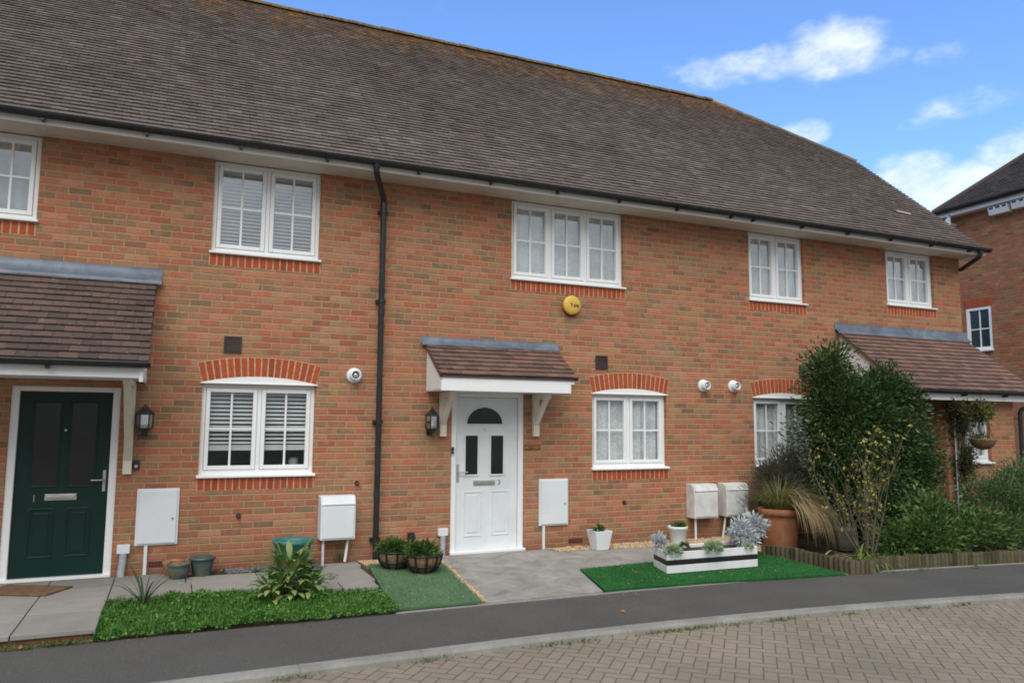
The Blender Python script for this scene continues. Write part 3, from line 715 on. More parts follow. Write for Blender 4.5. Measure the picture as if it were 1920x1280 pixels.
def sill_course(house, x0, x1, z1, y=0.0, h=.132):
    m = MB(); n = round((x1 - x0) / .0755); w_ = (x1 - x0) / n
    for i in range(n):
        a = x0 + w_ * i; m.box(a + .008, a + w_ - .008, y - .006 + R.uniform(-.0015, .0015), y + .02, z1 - h + R.uniform(-.002, .002), z1 - .006)
    o = m.build('sill_course', M_redbrick, house, bevel=.003)
    k_ = MB(); k_.box(x0 - .004, x1 + .004, y - .0022, y + .03, z1 - h - .006, z1 + .004); k_.build('mortar', M_mortar, o)
def arch(house, x0, x1, zs, rise, y=0.0, h=.218):
    """segmental arch of bricks on end, with a curved white infill board under it"""
    xc, hw = (x0 + x1) / 2, (x1 - x0) / 2; Rr = (hw * hw + rise * rise) / (2 * rise); zc = zs + rise - Rr; A = math.asin(hw / Rr)
    n = round(2 * A * (Rr + h * .5) / .0755); m = MB(); bk = []
    def pt(a, r): return (xc + r * sin(a), zc + r * cos(a))
    for i in range(n):
        a0 = -A + 2 * A * i / n; a1 = -A + 2 * A * (i + 1) / n; g_ = .0085 / Rr; q = y - .007 + R.uniform(-.0015, .0015)
        m.prism([pt(a0 + g_, Rr + .004), pt(a1 - g_, Rr + .004), pt(a1 - g_, Rr + h), pt(a0 + g_, Rr + h)], 'y', q, y + .02)
    o = m.build('brick_arch', M_redbrick, house, bevel=.003)
    N = 24; lo = [pt(-A + 2 * A * i / N, Rr - .002) for i in range(N + 1)]; hi = [pt(-A + 2 * A * i / N, Rr + h + .008) for i in range(N + 1)]
    k_ = MB()
    for i in range(N): k_.prism([lo[i], lo[i + 1], hi[i + 1], hi[i]], 'y', y - .0025, y + .02)
    k_.build('mortar', M_mortar, o)
    w_ = MB(); base = [(x0 + (x1 - x0) * i / N, zs - .002) for i in range(N + 1)]
    for i in range(N):
        if i == 0: w_.prism([base[0], base[1], lo[1]], 'y', y - .012, y + .02)
        elif i == N - 1: w_.prism([base[i], base[i + 1], lo[i]], 'y', y - .012, y + .02)
        else: w_.prism([base[i], base[i + 1], lo[i + 1], lo[i]], 'y', y - .012, y + .02)
    w_.box(x0 - .012, x1 + .012, y - .022, y + .02, zs - .014, zs - .001)
    w_.build('arch_board', M_white, house)

def lever(mb, x, z, y, dirx):
    mb.box(x - .014, x + .014, y - .012, y, z - .12, z + .10)
    mb.tube([(x, y - .01, z), (x, y - .05, z), (x + dirx * .02, y - .055, z), (x + dirx * .12, y - .055, z)], .009, 10)
    mb.tube([(x, y - .008, z - .075), (x, y - .02, z - .075)], .008, 10)

def text_obj(name, s, size, loc, rot, m, parent, ext=.002):
    c = bpy.data.curves.new(name + '_c', 'FONT'); c.body = s; c.size = size; c.extrude = ext; c.align_x = 'CENTER'; c.align_y = 'CENTER'; c.offset = .0006
    o = bpy.data.objects.new(name + '_c', c); col.objects.link(o); bpy.context.view_layer.update()
    me = bpy.data.meshes.new_from_object(o.evaluated_get(bpy.context.evaluated_depsgraph_get())); bpy.data.objects.remove(o)
    me.transform(Matrix.Translation(Vector(loc) - wloc(parent)) @ rot)
    me.materials.clear(); me.materials.append(m)
    q = bpy.data.objects.new(name, me); col.objects.link(q); q.parent = parent; return q
RX90 = Matrix.Rotation(radians(90), 4, 'X')

def gutter(mb, x0, x1, yc, zc, r=.056):
    N = 12; prof = [(yc + r * cos(pi + pi * i / N), zc + r * sin(pi + pi * i / N)) for i in range(N + 1)]
    inn = [(yc + (r - .004) * cos(pi + pi * i / N), zc + (r - .004) * sin(pi + pi * i / N)) for i in range(N + 1)][::-1]
    lip = [(yc - r - .004, zc + .008), (yc - r - .006, zc - .002)]
    mb.prism([lip[0]] + [lip[1]] + prof + inn, 'x', x0, x1)
    x = x0 + .35
    while x < x1:
        mb.prism([(yc + (r + .006) * cos(pi + pi * i / N), zc + (r + .006) * sin(pi + pi * i / N) - .001) for i in range(N + 1)], 'x', x - .022, x + .022)
        mb.box(x - .014, x + .014, yc - .02, yc + .075, zc - r - .028, zc - r)
        x += .95
def union(mb, x, yc, zc, r=.056):
    N = 12; mb.prism([(yc + (r + .012) * cos(pi + pi * i / N), zc + .006 + (r + .010) * sin(pi + pi * i / N)) for i in range(N + 1)], 'x', x - .06, x + .06)

def roof_P(x, s, lift):
    L_ = sqrt(1 + SL * SL); y = -.5 + s / L_; z = roof_z(y); return (x, y - lift * SL / L_, z + lift / L_)
S_TOT = (RY + .5) * sqrt(1 + SL * SL); S_V = (VY + .5) * sqrt(1 + SL * SL)

def house_shell(name, x0, x1, label, holes, first=False, last=False):
    h = empty(name, ((x0 + x1) / 2, 0, 0), label, 'house', 'brick terraced houses in one row')
    w_ = MB(); wall_holes(w_, x0, x1, -.25, WT_, holes)
    q_ = MB(); q_.quad((x1, 8.1, -.25), (x0, 8.1, -.25), (x0, 8.1, WT_), (x1, 8.1, WT_)); q_.build('rear_wall', M_brick, h)
    if last:
        w_.add([(x1, 0, -.25), (x1, 8.1, -.25), (x1, 8.1, WT_), (x1, 8.1 - VY, VZ - .1), (x1, VY, VZ - .1), (x1, 0, WT_)], [(0, 1, 2, 3, 4, 5)])
    w_.build('wall', M_brick, h)
    rt = MB()
    def ext(s):
        if not last: return (x0, x1)
        if s <= S_V: return (x0, HEND)
        f_ = (s - S_V) / (S_TOT - S_V); return (x0, HEND + (HRX - HEND) * f_)
    tiles(rt, ext, 0.0, S_TOT, roof_P)
    def under(a, b_): rt.quad(roof_P(a, 0, -.01), roof_P(b_, 0, -.01), roof_P(b_, S_TOT, -.01), roof_P(a, S_TOT, -.01))
    if not last: under(x0, x1)
    else:
        under(x0, HRX)
        rt.add([roof_P(HRX, 0, -.01), roof_P(HEND, 0, -.01), roof_P(HEND, S_V, -.01), roof_P(HRX, S_TOT, -.01)], [(0, 1, 2, 3)])
        rt.add([roof_P(HEND, S_V, 0), (HEND, 8.1 - VY, VZ), (HRX, RY, RZ)], [(0, 1, 2)])
    rx1 = HRX if last else x1
    rt.quad((x0, RY, RZ), (rx1, RY, RZ), (rx1 if not last else HEND, 8.6, EZ), (x0, 8.6, EZ))
    rt.build('roof', M_tile, h)
    rd = MB(); x = x0
    def half(pa, pb, r=.115):
        pa, pb = Vector(pa), Vector(pb); d = (pb - pa).normalized(); a = d.cross(Vector((0, 0, 1))).normalized(); u = a.cross(d)
        vs_ = []
        for P0, rr in ((pa, r), (pb, r * .96)):
            for i in range(9): t_ = pi * i / 8 ; vs_.append(P0 + a * cos(t_) * rr + u * (sin(t_) * rr * .8 - .055))
        rd.add(vs_, [(i, i + 1, 10 + i, 9 + i) for i in range(8)] + [tuple(range(8, -1, -1)), tuple(range(9, 18))])
    while x < rx1 - .01:
        b_ = min(x + .3, rx1); dz = R.uniform(-.006, .006); half((x + .004, RY, RZ + .03 + dz), (b_ - .004, RY, RZ + .03 + dz)); x += .3
    if last:
        A_ = Vector((HRX, RY, RZ + .03)); B_ = Vector((HEND, VY, VZ + .03)); n_ = 11
        hip0 = len(rd.f)
        for i in range(n_): half(A_.lerp(B_, i / n_ + .001), A_.lerp(B_, (i + 1) / n_ + .004), .10 + .003 * (i % 2))
    if last:
        hp = MB(); hp.v, hp.f, hp.uv, hp.sm = rd.v, rd.f[hip0:], rd.uv[hip0:], rd.sm[hip0:]; used_ = sorted({i for f_ in hp.f for i in f_}); mp_ = {o_: i for i, o_ in enumerate(used_)}
        hp.v = [rd.v[i] for i in used_]; hp.f = [tuple(mp_[i] for i in f_) for f_ in hp.f]; hp.build('hip_tiles', M_tile, h)
        rd.f, rd.uv, rd.sm = rd.f[:hip0], rd.uv[:hip0], rd.sm[:hip0]; rd.v = rd.v[:used_[0]]
    rd.build('ridge_tiles', M_ridge, h)
    xe = HEND if last else x1
    f = MB(); f.box(x0, xe, -.425, -.40, 4.612, 4.745)
    if last: f.box(12.87, HEND - .004, -.40, 0.35, 4.612, 4.70)
    f.build('fascia', M_white, h)
    s_ = MB(); s_.box(x0, xe - (.01 if last else 0), -.40, .02, 4.626, 4.638)
    if last: s_.box(12.86, HEND - .01, .02, 2.0, 4.626, 4.638)
    for i in range(int((xe - x0) / .09)): s_.box(x0 + i * .09, x0 + i * .09 + .004, -.39, -.01, 4.6235, 4.6262)
    s_.build('soffit', M_soffit, h)
    gt = MB(); gutter(gt, x0, xe + (.02 if last else 0), -.485, 4.715); union(gt, x0 + 1.7, -.485, 4.715); union(gt, x0 + 4.3, -.485, 4.715)
    if last: gt.prism([(-.485 + .058 * cos(pi + pi * i / 12), 4.715 + .058 * sin(pi + pi * i / 12)) for i in range(13)], 'x', HEND + .02, HEND + .026)
    gt.build('gutter', M_black, h)
    return h

def porch_tiles(mb, x0, x1, z0, yE, zE):
    L_ = sqrt(yE * yE + (z0 - zE) ** 2); ny, nz = -(z0 - zE) / L_, -yE / L_
    def P(x, s, lift):
        f = s / L_; return (x, yE * (1 - f) + ny * lift, zE + (z0 - zE) * f + nz * lift)
    tiles(mb, lambda s: (x0, x1), 0.0, L_, P, g=L_ / max(1, round(L_ / .108)))
    mb.quad(P(x0, 0, -.004), P(x1, 0, -.004), P(x1, L_, -.004), P(x0, L_, -.004))
    mb.quad(P(x0, 0, -.03), P(x0, L_, -.03), P(x1, L_, -.03), P(x1, 0, -.03))
    mb.add([P(x0, 0, .012), P(x0, L_, .012), P(x0, L_, -.03), P(x0, 0, -.03)], [(0, 1, 2, 3)])
    mb.add([P(x1, 0, .012), P(x1, L_, .012), P(x1, L_, -.03), P(x1, 0, -.03)], [(3, 2, 1, 0)])
    return P, L_
def flashing(porch, x0, x1, z0, z1, P, L_, lap=.09):
    f = MB(); N = int((x1 - x0) / .08)
    rows = []
    for i in range(N + 1):
        x = x0 + (x1 - x0) * i / N; w_ = .004 * sin(i * 1.7) + R.uniform(-.003, .003)
        q = P(x, L_ - lap + w_ * 1.5, .040 + abs(w_)); t_ = P(x, L_ - .01, .036)
        rows.append([(x, -.012 + w_ * .3, z1 + w_ * .4), (x, -.016 + w_ * .5, z0 + .03), (t_[0], t_[1] - .012, t_[2] + .006), q, (q[0], q[1] + .006, q[2] - .02)])
    V = [v for r_ in rows for v in r_]; K = 5
    f.add(V, [(i * K + j, i * K + j + 1, (i + 1) * K + j + 1, (i + 1) * K + j) for i in range(N) for j in range(K - 1)], smooth=True)
    f.build('flashing', M_lead, porch)
def bracket(porch, x, zlow, ztop, reach, xw=.085):
    b_ = MB(); b_.box(x - xw / 2, x + xw / 2, -.07, -.002, zlow, ztop)
    b_.box(x - xw / 2 + .004, x + xw / 2 - .004, -reach, -.07, ztop - .07, ztop - .001)
    z0 = zlow + .16; y1 = -reach + .05; z1 = ztop - .05; N = 10; mid = []
    for i in range(N + 1):
        t_ = i / N; y = -.055 + (y1 + .055) * t_; z = z0 + (z1 - z0) * (t_ ** .92); mid.append((y, z))
    dv = Vector((y1 + .055, z1 - z0)).normalized(); nx_, nz_ = -dv.y * .026, dv.x * .026
    for i in range(N): (ya, za), (yb, zb) = mid[i], mid[i + 1]; b_.prism([(ya - nx_, za - nz_), (yb - nx_, zb - nz_), (yb + nx_, zb + nz_), (ya + nx_, za + nz_)], 'x', x - xw / 2 + .010, x + xw / 2 - .010)
    b_.build('bracket', M_timber, porch, bevel=.004)

# ------------------------------------------------------------------ house 1 (green door)
S_UP = 3.527
def rec(x): return x  # measured on the wall face
H1 = house_shell('terraced_house', -3.6, 2.25, 'brick terraced house with the dark green front door and a wide tiled porch roof',
    [(-2.9, -1.417, 3.685, WT_), (.305, 1.515, S_UP + .01, WT_), (.284, 1.527, 1.01, 2.045), (-1.525, -.52, 0.0, 1.975)], first=True)
window(H1, -2.9, -1.42, 3.685, 4.625, 3, ('curtain',), glass=M_glass_up, label='white three-light window with grey curtain and gold trim')
v = MB(); v.box(-2.85, -1.46, .135, .15, 4.44, 4.60); v.build('curtain_trim', M_gold, [o for o in H1.children if o.name.startswith('window')][0])
window(H1, .305, 1.515, S_UP, 4.625, 2, ('blind', S_UP, .043, radians(35)), glass=M_glass_up)
window(H1, .284, 1.527, 1.0, 2.045, 2, ('blind', 1.37, .046, radians(28)))
sill_course(H1, -2.9, -1.42, 3.68); sill_course(H1, .29, 1.53, S_UP); sill_course(H1, .275, 1.535, .997)
arch(H1, .275, 1.535, 2.06, .075)
ob = MB(); ob.lathe([(.05, 1.06), (.06, 1.16), (.05, 1.2), (.0, 1.2)], (1.35, .35, 0), 16); ob.build('windowsill_jar', M_blind, [o for o in H1.children if o.name.startswith('window')][2])

def door_green():
    d = MB(); x0, x1 = -1.525, -.52
    d.box(x0, x0 + .075, .02, .10, 0, 1.975); d.box(x1 - .075, x1, .02, .10, 0, 1.975); d.box(x0 + .075, x1 - .075, .021, .10, 1.925, 1.975)
    fr = d.build('door', M_white, H1, bevel=.006, label='dark green front door in a white frame')
    a, b_ = -1.445, -.60; z0, z1 = .03, 1.92
    s = MB(); s.box(a, b_, .05, .095, z0, z1)
    def mould(x0, x1, z0, z1):
        for q in ((x0, x1, z0, z0 + .018), (x0, x1, z1 - .018, z1)): s.box(q[0], q[1], .042, .06, q[2], q[3])
        for q in ((x0, x0 + .018), (x1 - .018, x1)): s.box(q[0], q[1], .042, .06, z0 + .018, z1 - .018)
        s.box(x0 + .045, x1 - .045, .044, .06, z0 + .045, z1 - .045)
    W = b_ - a
    for xa, xb in ((a + .14, a + W / 2 - .055), (a + W / 2 + .055, b_ - .14)): mould(xa, xb, .22, .72)
    for xa, xb in ((a + .14, a + W / 2 - .055), (a + W / 2 + .055, b_ - .14)):
        for q in ((xa - .02, xb + .02, .93, .95), (xa - .02, xb + .02, 1.80, 1.82)): s.box(q[0], q[1], .042, .06, q[2], q[3])
        for q in ((xa - .02, xa), (xb, xb + .02)): s.box(q[0], q[1], .042, .06, .95, 1.80)
    s.build('door_leaf', M_green, fr, bevel=.005)
    g_ = MB()
    for xa, xb in ((a + .14, a + W / 2 - .055), (a + W / 2 + .055, b_ - .14)): g_.box(xa, xb, .045, .05, .95, 1.80)
    g_.build('door_glass', M_darkglass, fr)
    lp = MB(); lp.box(-1.17, -.88, .034, .05, .80, .865); lp.box(-1.15, -.90, .028, .036, .816, .85); lp.build('letterplate', M_metal, fr, bevel=.004)
    hd = MB(); lever(hd, -.635, 1.0, .05, -1); hd.build('door_handle', M_metal, fr); hd = MB(); hd.tube([(-1.02, .05, 1.52), (-1.02, .04, 1.52)], .012, 12); hd.build('spyhole', M_metal, fr)
    text_obj('door_number', '1', .10, (-1.265, .047, .82), RX90, M_greyink, fr)
    t_ = MB(); t_.box(x0, x1, -.015, .10, -.002, .03); t_.build('threshold', M_white, fr, bevel=.004)
door_green()

def porch_big(h, x0, x1, tm, name_lbl):
    pr = MB(); P, L_ = porch_tiles(pr, x0, x1, 3.15, -1.22, 2.17)
    o = pr.build('porch_roof', tm, h, label=name_lbl)
    flashing(o, x0 - .05, x1 + .05, 3.14, 3.295, P, L_)
    f = MB(); f.box(x0 + .04, x1 - .04, -1.18, -1.155, 2.025, 2.135); f.box(x0 + .05, x1 - .05, -1.155, -.001, 2.05, 2.062)
    for xx in (x0 + .045, x1 - .07):   # gable cheeks
        f.prism([(-1.155, 2.03), (-.002, 2.03), (-.002, 3.09), (-1.155, 2.165)], 'x', xx, xx + .022)
        f.box(xx - .006, xx + .028, -1.20, -1.12, 1.99, 2.15)
    f.build('fascia', M_white, o)
    gt = MB(); gutter(gt, x0 - .01, x1 + .01, -1.245, 2.165, .05); gt.prism([(-1.245 + .051 * cos(pi + pi * i / 12), 2.165 + .051 * sin(pi + pi * i / 12)) for i in range(13)], 'x', x1 + .01, x1 + .016)
    gt.prism([(-1.245 + .051 * cos(pi + pi * i / 12), 2.165 + .051 * sin(pi + pi * i / 12)) for i in range(13)], 'x', x0 - .016, x0 - .01)
    gt.build('gutter', M_black, o)
    return o
PL = porch_big(H1, -3.3, -.235, M_tile_red, 'wide porch roof of brown tiles under grey lead flashing')
bracket(PL, -.42, 1.06, 2.045, 1.0); bracket(PL, -3.1, 1.06, 2.045, 1.0)

# ------------------------------------------------------------------ house 2 (white door)
H2 = house_shell('terraced_house', 2.25, 7.41, 'brick terraced house with the white front door and small tiled door canopy',
    [(4.04, 5.785, S_UP + .01, WT_), (5.266, 6.482, 1.01, 2.045), (3.23, 4.235, 0.0, 2.02)])
window(H2, 4.04, 5.785, S_UP, 4.625, 3, ('net', 1), glass=M_glass_up)
window(H2, 5.266, 6.482, 1.0, 2.045, 2, ('net',))
sill_course(H2, 4.03, 5.81, S_UP); sill_course(H2, 5.26, 6.5, .997); arch(H2, 5.258, 6.492, 2.05, .07)
def door_white():
    x0, x1 = 3.23, 4.235; d = MB()
    d.box(x0, x0 + .07, .015, .10, 0, 2.02); d.box(x1 - .07, x1, .015, .10, 0, 2.02); d.box(x0 + .07, x1 - .07, .016, .10, 1.955, 2.02)
    fr = d.build('door', M_white, H2, bevel=.006, label='white panelled front door with an arched fanlight')
    a, b_ = 3.304, 4.161; s = MB(); s.box(a, b_, .05, .095, .03, 1.95)
    def ring(x0, x1, z0, z1, w_=.015, y=.041):
        s.box(x0, x1, y, .06, z0, z0 + w_); s.box(x0, x1, y, .06, z1 - w_, z1); s.box(x0, x0 + w_, y, .06, z0 + w_, z1 - w_); s.box(x1 - w_, x1, y, .06, z0 + w_, z1 - w_)
    ring(3.415, 3.625, .95, 1.485, .022, .036); ring(3.765, 3.98, .95, 1.485, .022, .036)
    for xa, xb in ((3.42, 3.66), (3.80, 4.04)):
        ring(xa, xb, .20, .76); s.box(xa + .045, xb - .045, .043, .06, .245, .715)
    N = 20
    for i in range(N):   # moulding round the fanlight
        a0, a1 = pi * i / N, pi * (i + 1) / N; c = (3.697, 1.615)
        s.prism([(c[0] + r * cos(t_), c[1] + r * .86 * sin(t_)) for r, t_ in ((.245, a0), (.27, a0), (.27, a1), (.245, a1))], 'y', .036, .055)
    s.box(3.427, 3.967, .036, .055, 1.595, 1.6145)
    s.build('door_leaf', M_whitedoor, fr, bevel=.004)
    g_ = MB(); g_.prism([(3.697 + .245 * cos(pi * i / 24), 1.615 + .245 * .86 * sin(pi * i / 24)) for i in range(25)], 'y', .045, .0495)
    g_.box(3.437, 3.603, .045, .0495, .972, 1.463); g_.box(3.787, 3.958, .045, .0495, .972, 1.463); g_.build('door_glass', M_darkglass, fr)
    lp = MB(); lp.box(3.55, 3.845, .034, .05, .838, .895); lp.box(3.565, 3.83, .028, .036, .85, .883); lp.build('letterplate', M_metal, fr, bevel=.003)
    hd = MB(); lever(hd, 3.335, 1.005, .05, 1); hd.build('door_handle', M_metal, fr); hd = MB(); hd.tube([(3.697, .05, 1.545), (3.697, .04, 1.545)], .012, 12); hd.build('spyhole', M_metal, fr)
    text_obj('door_number', '3', .085, (3.905, .047, .865), RX90, M_greyink, fr)
    t_ = MB(); t_.box(x0 - .01, x1 + .01, -.05, .10, -.004, .03); t_.build('threshold', M_white, fr, bevel=.005)
door_white()
pr = MB(); P, L_ = porch_tiles(pr, 2.861, 4.71, 2.60, -.62, 2.19)
PM = pr.build('porch_roof', M_tile_warm, H2, label='small door canopy roof of brown tiles with white box fascia')
flashing(PM, 2.80, 4.735, 2.60, 2.705, P, L_, lap=.05)
f = MB(); f.box(2.90, 4.675, -.585, -.57, 2.12, 2.185); f.box(2.885, 4.615, -.605, -.58, 2.005, 2.118)
f.box(2.885, 4.615, -.58, -.001, 2.012, 2.024)
f.prism([(-.57, 2.008), (-.002, 2.008), (-.002, 2.555), (-.57, 2.18)], 'x', 2.885, 2.905); f.prism([(-.57, 2.008), (-.002, 2.008), (-.002, 2.555), (-.57, 2.18)], 'x', 4.60, 4.62)
f.build('fascia', M_white, PM, bevel=.003)
bracket(PM, 3.10, 1.455, 2.008, .42); bracket(PM, 4.39, 1.455, 2.008, .42)

# ------------------------------------------------------------------ house 3 (end house)
H3 = house_shell('terraced_house', 7.41, 12.85, 'end brick terraced house with the large lean-to porch behind the shrubs',
    [(8.05, 9.17, S_UP + .01, WT_), (11.014, 12.17, 3.67, WT_), (8.07, 9.29, 1.01, 2.045)], last=True)
window(H3, 8.05, 9.18, S_UP, 4.625, 2, ('net', 1), glass=M_glass_up)
window(H3, 11.02, 12.17, 3.655, 4.625, 2, ('net', 1), glass=M_glass_up)
window(H3, 8.07, 9.29, 1.0, 2.045, 2, ('net',))
sill_course(H3, 8.04, 9.2, S_UP); sill_course(H3, 11.01, 12.2, 3.65); sill_course(H3, 8.06, 9.3, .997); arch(H3, 8.062, 9.30, 2.05, .07)
PR = porch_big(H3, 9.83, 12.90, M_tile_warm, 'large porch roof of reddish brown tiles rising behind the tall bush')
pw = MB(); wall_holes(pw, 10.97, 12.58, -.2, 2.06, [(11.32, 11.985, 1.05, 1.97)], y=-1.0, depth=.1)
pw.quad((10.97, 0, -.2), (10.97, -1, -.2), (10.97, -1, 2.06), (10.97, 0, 2.06)); pw.quad((12.58, -1, -.2), (12.58, 0, -.2), (12.58, 0, 2.06), (12.58, -1, 2.06))
pw.build('porch_wall', M_brick, H3)
window(H3, 11.32, 11.985, 1.04, 1.97, 1, ('net', 1), y=-1.0)
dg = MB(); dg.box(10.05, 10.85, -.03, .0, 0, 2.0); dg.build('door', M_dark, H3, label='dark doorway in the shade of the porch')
dp = MB(); dp.tube([(12.80, -1.245, 2.12), (12.80, -1.245, 2.03), (12.78, -1.2, 1.97), (12.67, -1.07, 1.90), (12.655, -1.055, 1.84), (12.655, -1.05, .0)], .034, 12); dp.build('downpipe', M_black, H3)
dp = MB(); dp.tube([(12.75, -.485, 4.67), (12.75, -.485, 4.60), (12.765, -.44, 4.56), (12.89, -.02, 4.44), (12.90, .25, 4.40), (12.90, .28, .0)], .036, 12); dp.build('downpipe', M_black, H3)
# downpipe on the party line between house 1 and 2
dp = MB(); dp.tube([(2.07, -.485, 4.68), (2.07, -.485, 4.60), (2.085, -.45, 4.56), (2.25, -.13, 4.38), (2.265, -.09, 4.34), (2.267, -.085, 4.28), (2.272, -.085, .02)], .035, 14)
dp.tube([(2.267, -.085, 4.36), (2.267, -.085, 4.25)], .042, 14)
for z in (4.22, 3.1, 1.63, .24): dp.box(2.21, 2.33, -.06, -.001, z - .02, z + .02); dp.tube([(2.27, -.085, z - .022), (2.27, -.085, z + .022)], .042, 14)
dp.tube([(2.27, -.085, 3.0), (2.27, -.085, 2.93)], .042, 14)
dp.build('downpipe', M_black, H2)

# a pale slipped tile near the right end of the roof
sp = MB(); L_r = sqrt(1 + SL * SL)
s_a = (.35 + .5) * L_r; c = [roof_P(11.74, s_a + .01, .05), roof_P(12.06, s_a - .03, .05), roof_P(12.06, s_a - .0, .045), roof_P(11.76, s_a + .05, .045)]
sp.add(c + [(a, b_, z - .012) for a, b_, z in c], [(0, 1, 2, 3), (7, 6, 5, 4), (0, 4, 5, 1), (1, 5, 6, 2), (2, 6, 7, 3), (3, 7, 4, 0)])
sp.build('slipped_tile', mat('raw_mortar', (0.62, 0.50, 0.45), .8, var=.1), H3, label='pale broken piece lying on the dark tiles')

# ------------------------------------------------------------------ neighbouring building at the right
XB = 18.85; YC = 2.75
H4 = empty('gable_house', (XB + 3, YC, 0), 'brick house end wall with half-hipped dark roof at the right edge', 'house')
yl, yr_ = YC - 4.2, YC + 4.2; ez = 5.2; hz = 7.33; hy = 1.75
w_ = MB()
def gable_wall(mb):
    # end wall facing the road with one window opening
    a, b_, c, d = 3.512, 4.19, 3.55, 4.68
    ys_ = [yl, a, b_, yr_]; zt = hz - .08
    def top(y): return min(zt, ez + (4.2 - abs(y - YC)) * (zt - ez) / (4.2 - hy))
    for y0, y1, z0, z1 in ((a, b_, -.25, c),): mb.quad((XB, y1, z0), (XB, y0, z0), (XB, y0, z1), (XB, y1, z1))
    mb.add([(XB, yl, -.25), (XB, yl, ez), (XB, YC - hy, zt), (XB, a, zt), (XB, a, -.25)], [(0, 1, 2, 3, 4)])
    mb.add([(XB, b_, -.25), (XB, b_, top(b_)), (XB, YC + hy, zt), (XB, yr_, ez), (XB, yr_, -.25)] if b_ < YC + hy else [(XB, b_, -.25), (XB, b_, top(b_)), (XB, yr_, ez), (XB, yr_, -.25)],
           [(0, 1, 2, 3, 4)] if b_ < YC + hy else [(0, 1, 2, 3)])
    mb.add([(XB, a, d), (XB, a, zt), (XB, b_, top(b_)), (XB, b_, d)], [(0, 1, 2, 3)])
    for q in (((XB, a, c), (XB + .1, a, c), (XB + .1, a, d), (XB, a, d)), ((XB, b_, c), (XB, b_, d), (XB + .1, b_, d), (XB + .1, b_, c)),
              ((XB, a, d), (XB + .1, a, d), (XB + .1, b_, d), (XB, b_, d)), ((XB, a, c), (XB, b_, c), (XB + .1, b_, c), (XB + .1, a, c))): mb.quad(*q)
gable_wall(w_)
w_.quad((XB, yl, -.25), (XB + 9, yl, -.25), (XB + 9, yl, ez), (XB, yl, ez)); w_.quad((XB + 9, yr_, -.25), (XB, yr_, -.25), (XB, yr_, ez), (XB + 9, yr_, ez)); w_.quad((XB + 9, yl, -.25), (XB + 9, yr_, -.25), (XB + 9, yr_, ez), (XB + 9, yl, ez))
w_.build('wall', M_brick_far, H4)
rt = MB(); HS = 0.86; ridz = hz + hy * 1.02; rxx = XB - .25 + hy * 1.02 / HS
# half-hip face: courses of tiles
Lh = sqrt((rxx - XB + .30) ** 2 + (ridz - hz) ** 2)
def PH(y, s, lift):
    f_ = s / Lh; n_ = ((ridz - hz) / Lh, (rxx - XB + .30) / Lh); return (XB - .30 + (rxx - XB + .30) * f_ - n_[0] * lift, y, hz + (ridz - hz) * f_ + n_[1] * lift)
hm = MB(); tiles(hm, lambda s: (YC - (hy + .25) * (1 - s / Lh), YC + (hy + .25) * (1 - s / Lh)), 0, Lh, PH)
rt.v, rt.f, rt.uv, rt.sm = hm.v, hm.f, hm.uv, hm.sm
rt.add([PH(YC - hy - .25, 0, 0), PH(YC + hy + .25, 0, 0), PH(YC, Lh, 0)], [(0, 1, 2)])
for sgn in (-1, 1):
    y0, y1, y2 = YC, YC + sgn * (hy + .25), YC + sgn * 4.65
    rt.add([(rxx, y0, ridz), (XB + 9.2, y0, ridz), (XB + 9.2, y2, ez - .35), (XB - .25, y2, ez - .35), (XB - .30, y1, hz)], [(0, 1, 2, 3, 4)])
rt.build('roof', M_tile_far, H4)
rdg = MB()
for sgn in (1,):
    a_ = Vector((XB - .28, YC + sgn * (hy + .25), hz + .02)); b2 = Vector((rxx, YC, ridz + .02))
    rdg.tube([a_, b2], .09, 8)
rdg.tube([(rxx, YC, ridz + .02), (XB + 9, YC, ridz + .02)], .09, 8)
rdg.build('ridge_tiles', M_tile_far, H4)
f = MB(); f.box(XB - .26, XB - .235, YC - hy - .2, YC + hy + .2, hz - .17, hz - .02); f.box(XB - .235, XB, YC - hy - .1, YC + hy + .1, hz - .165, hz - .15)
for sgn in (1, -1):   # bargeboards sweeping down from the half-hip
    N = 8
    for i in range(N):
        y0 = hy - .2 + (4.6 - hy + .2) * i / N; y1 = hy - .2 + (4.6 - hy + .2) * (i + 1) / N
        z0 = hz - .12 - (y0 - hy + .2) * .88 ; z1 = hz - .12 - (y1 - hy + .2) * .88
        q = [(YC + sgn * y0, z0 - .26), (YC + sgn * y1, z1 - .26), (YC + sgn * y1, z1), (YC + sgn * y0, z0)]
        f.prism(q, 'x', XB - .26, XB - .235); f.prism([(YC + sgn * y0, z0 - .26), (YC + sgn * y1, z1 - .26), (YC + sgn * y1, z1 - .245), (YC + sgn * y0, z0 - .245)], 'x', XB - .235, XB)
f.build('fascia', M_white, H4)
gm = MB(); N = 10
gm.prism([(XB - .33 + .085 * cos(pi + pi * i / N), hz + .01 + .085 * sin(pi + pi * i / N)) for i in range(N + 1)], 'y', YC - hy - .25, YC + hy + .25)
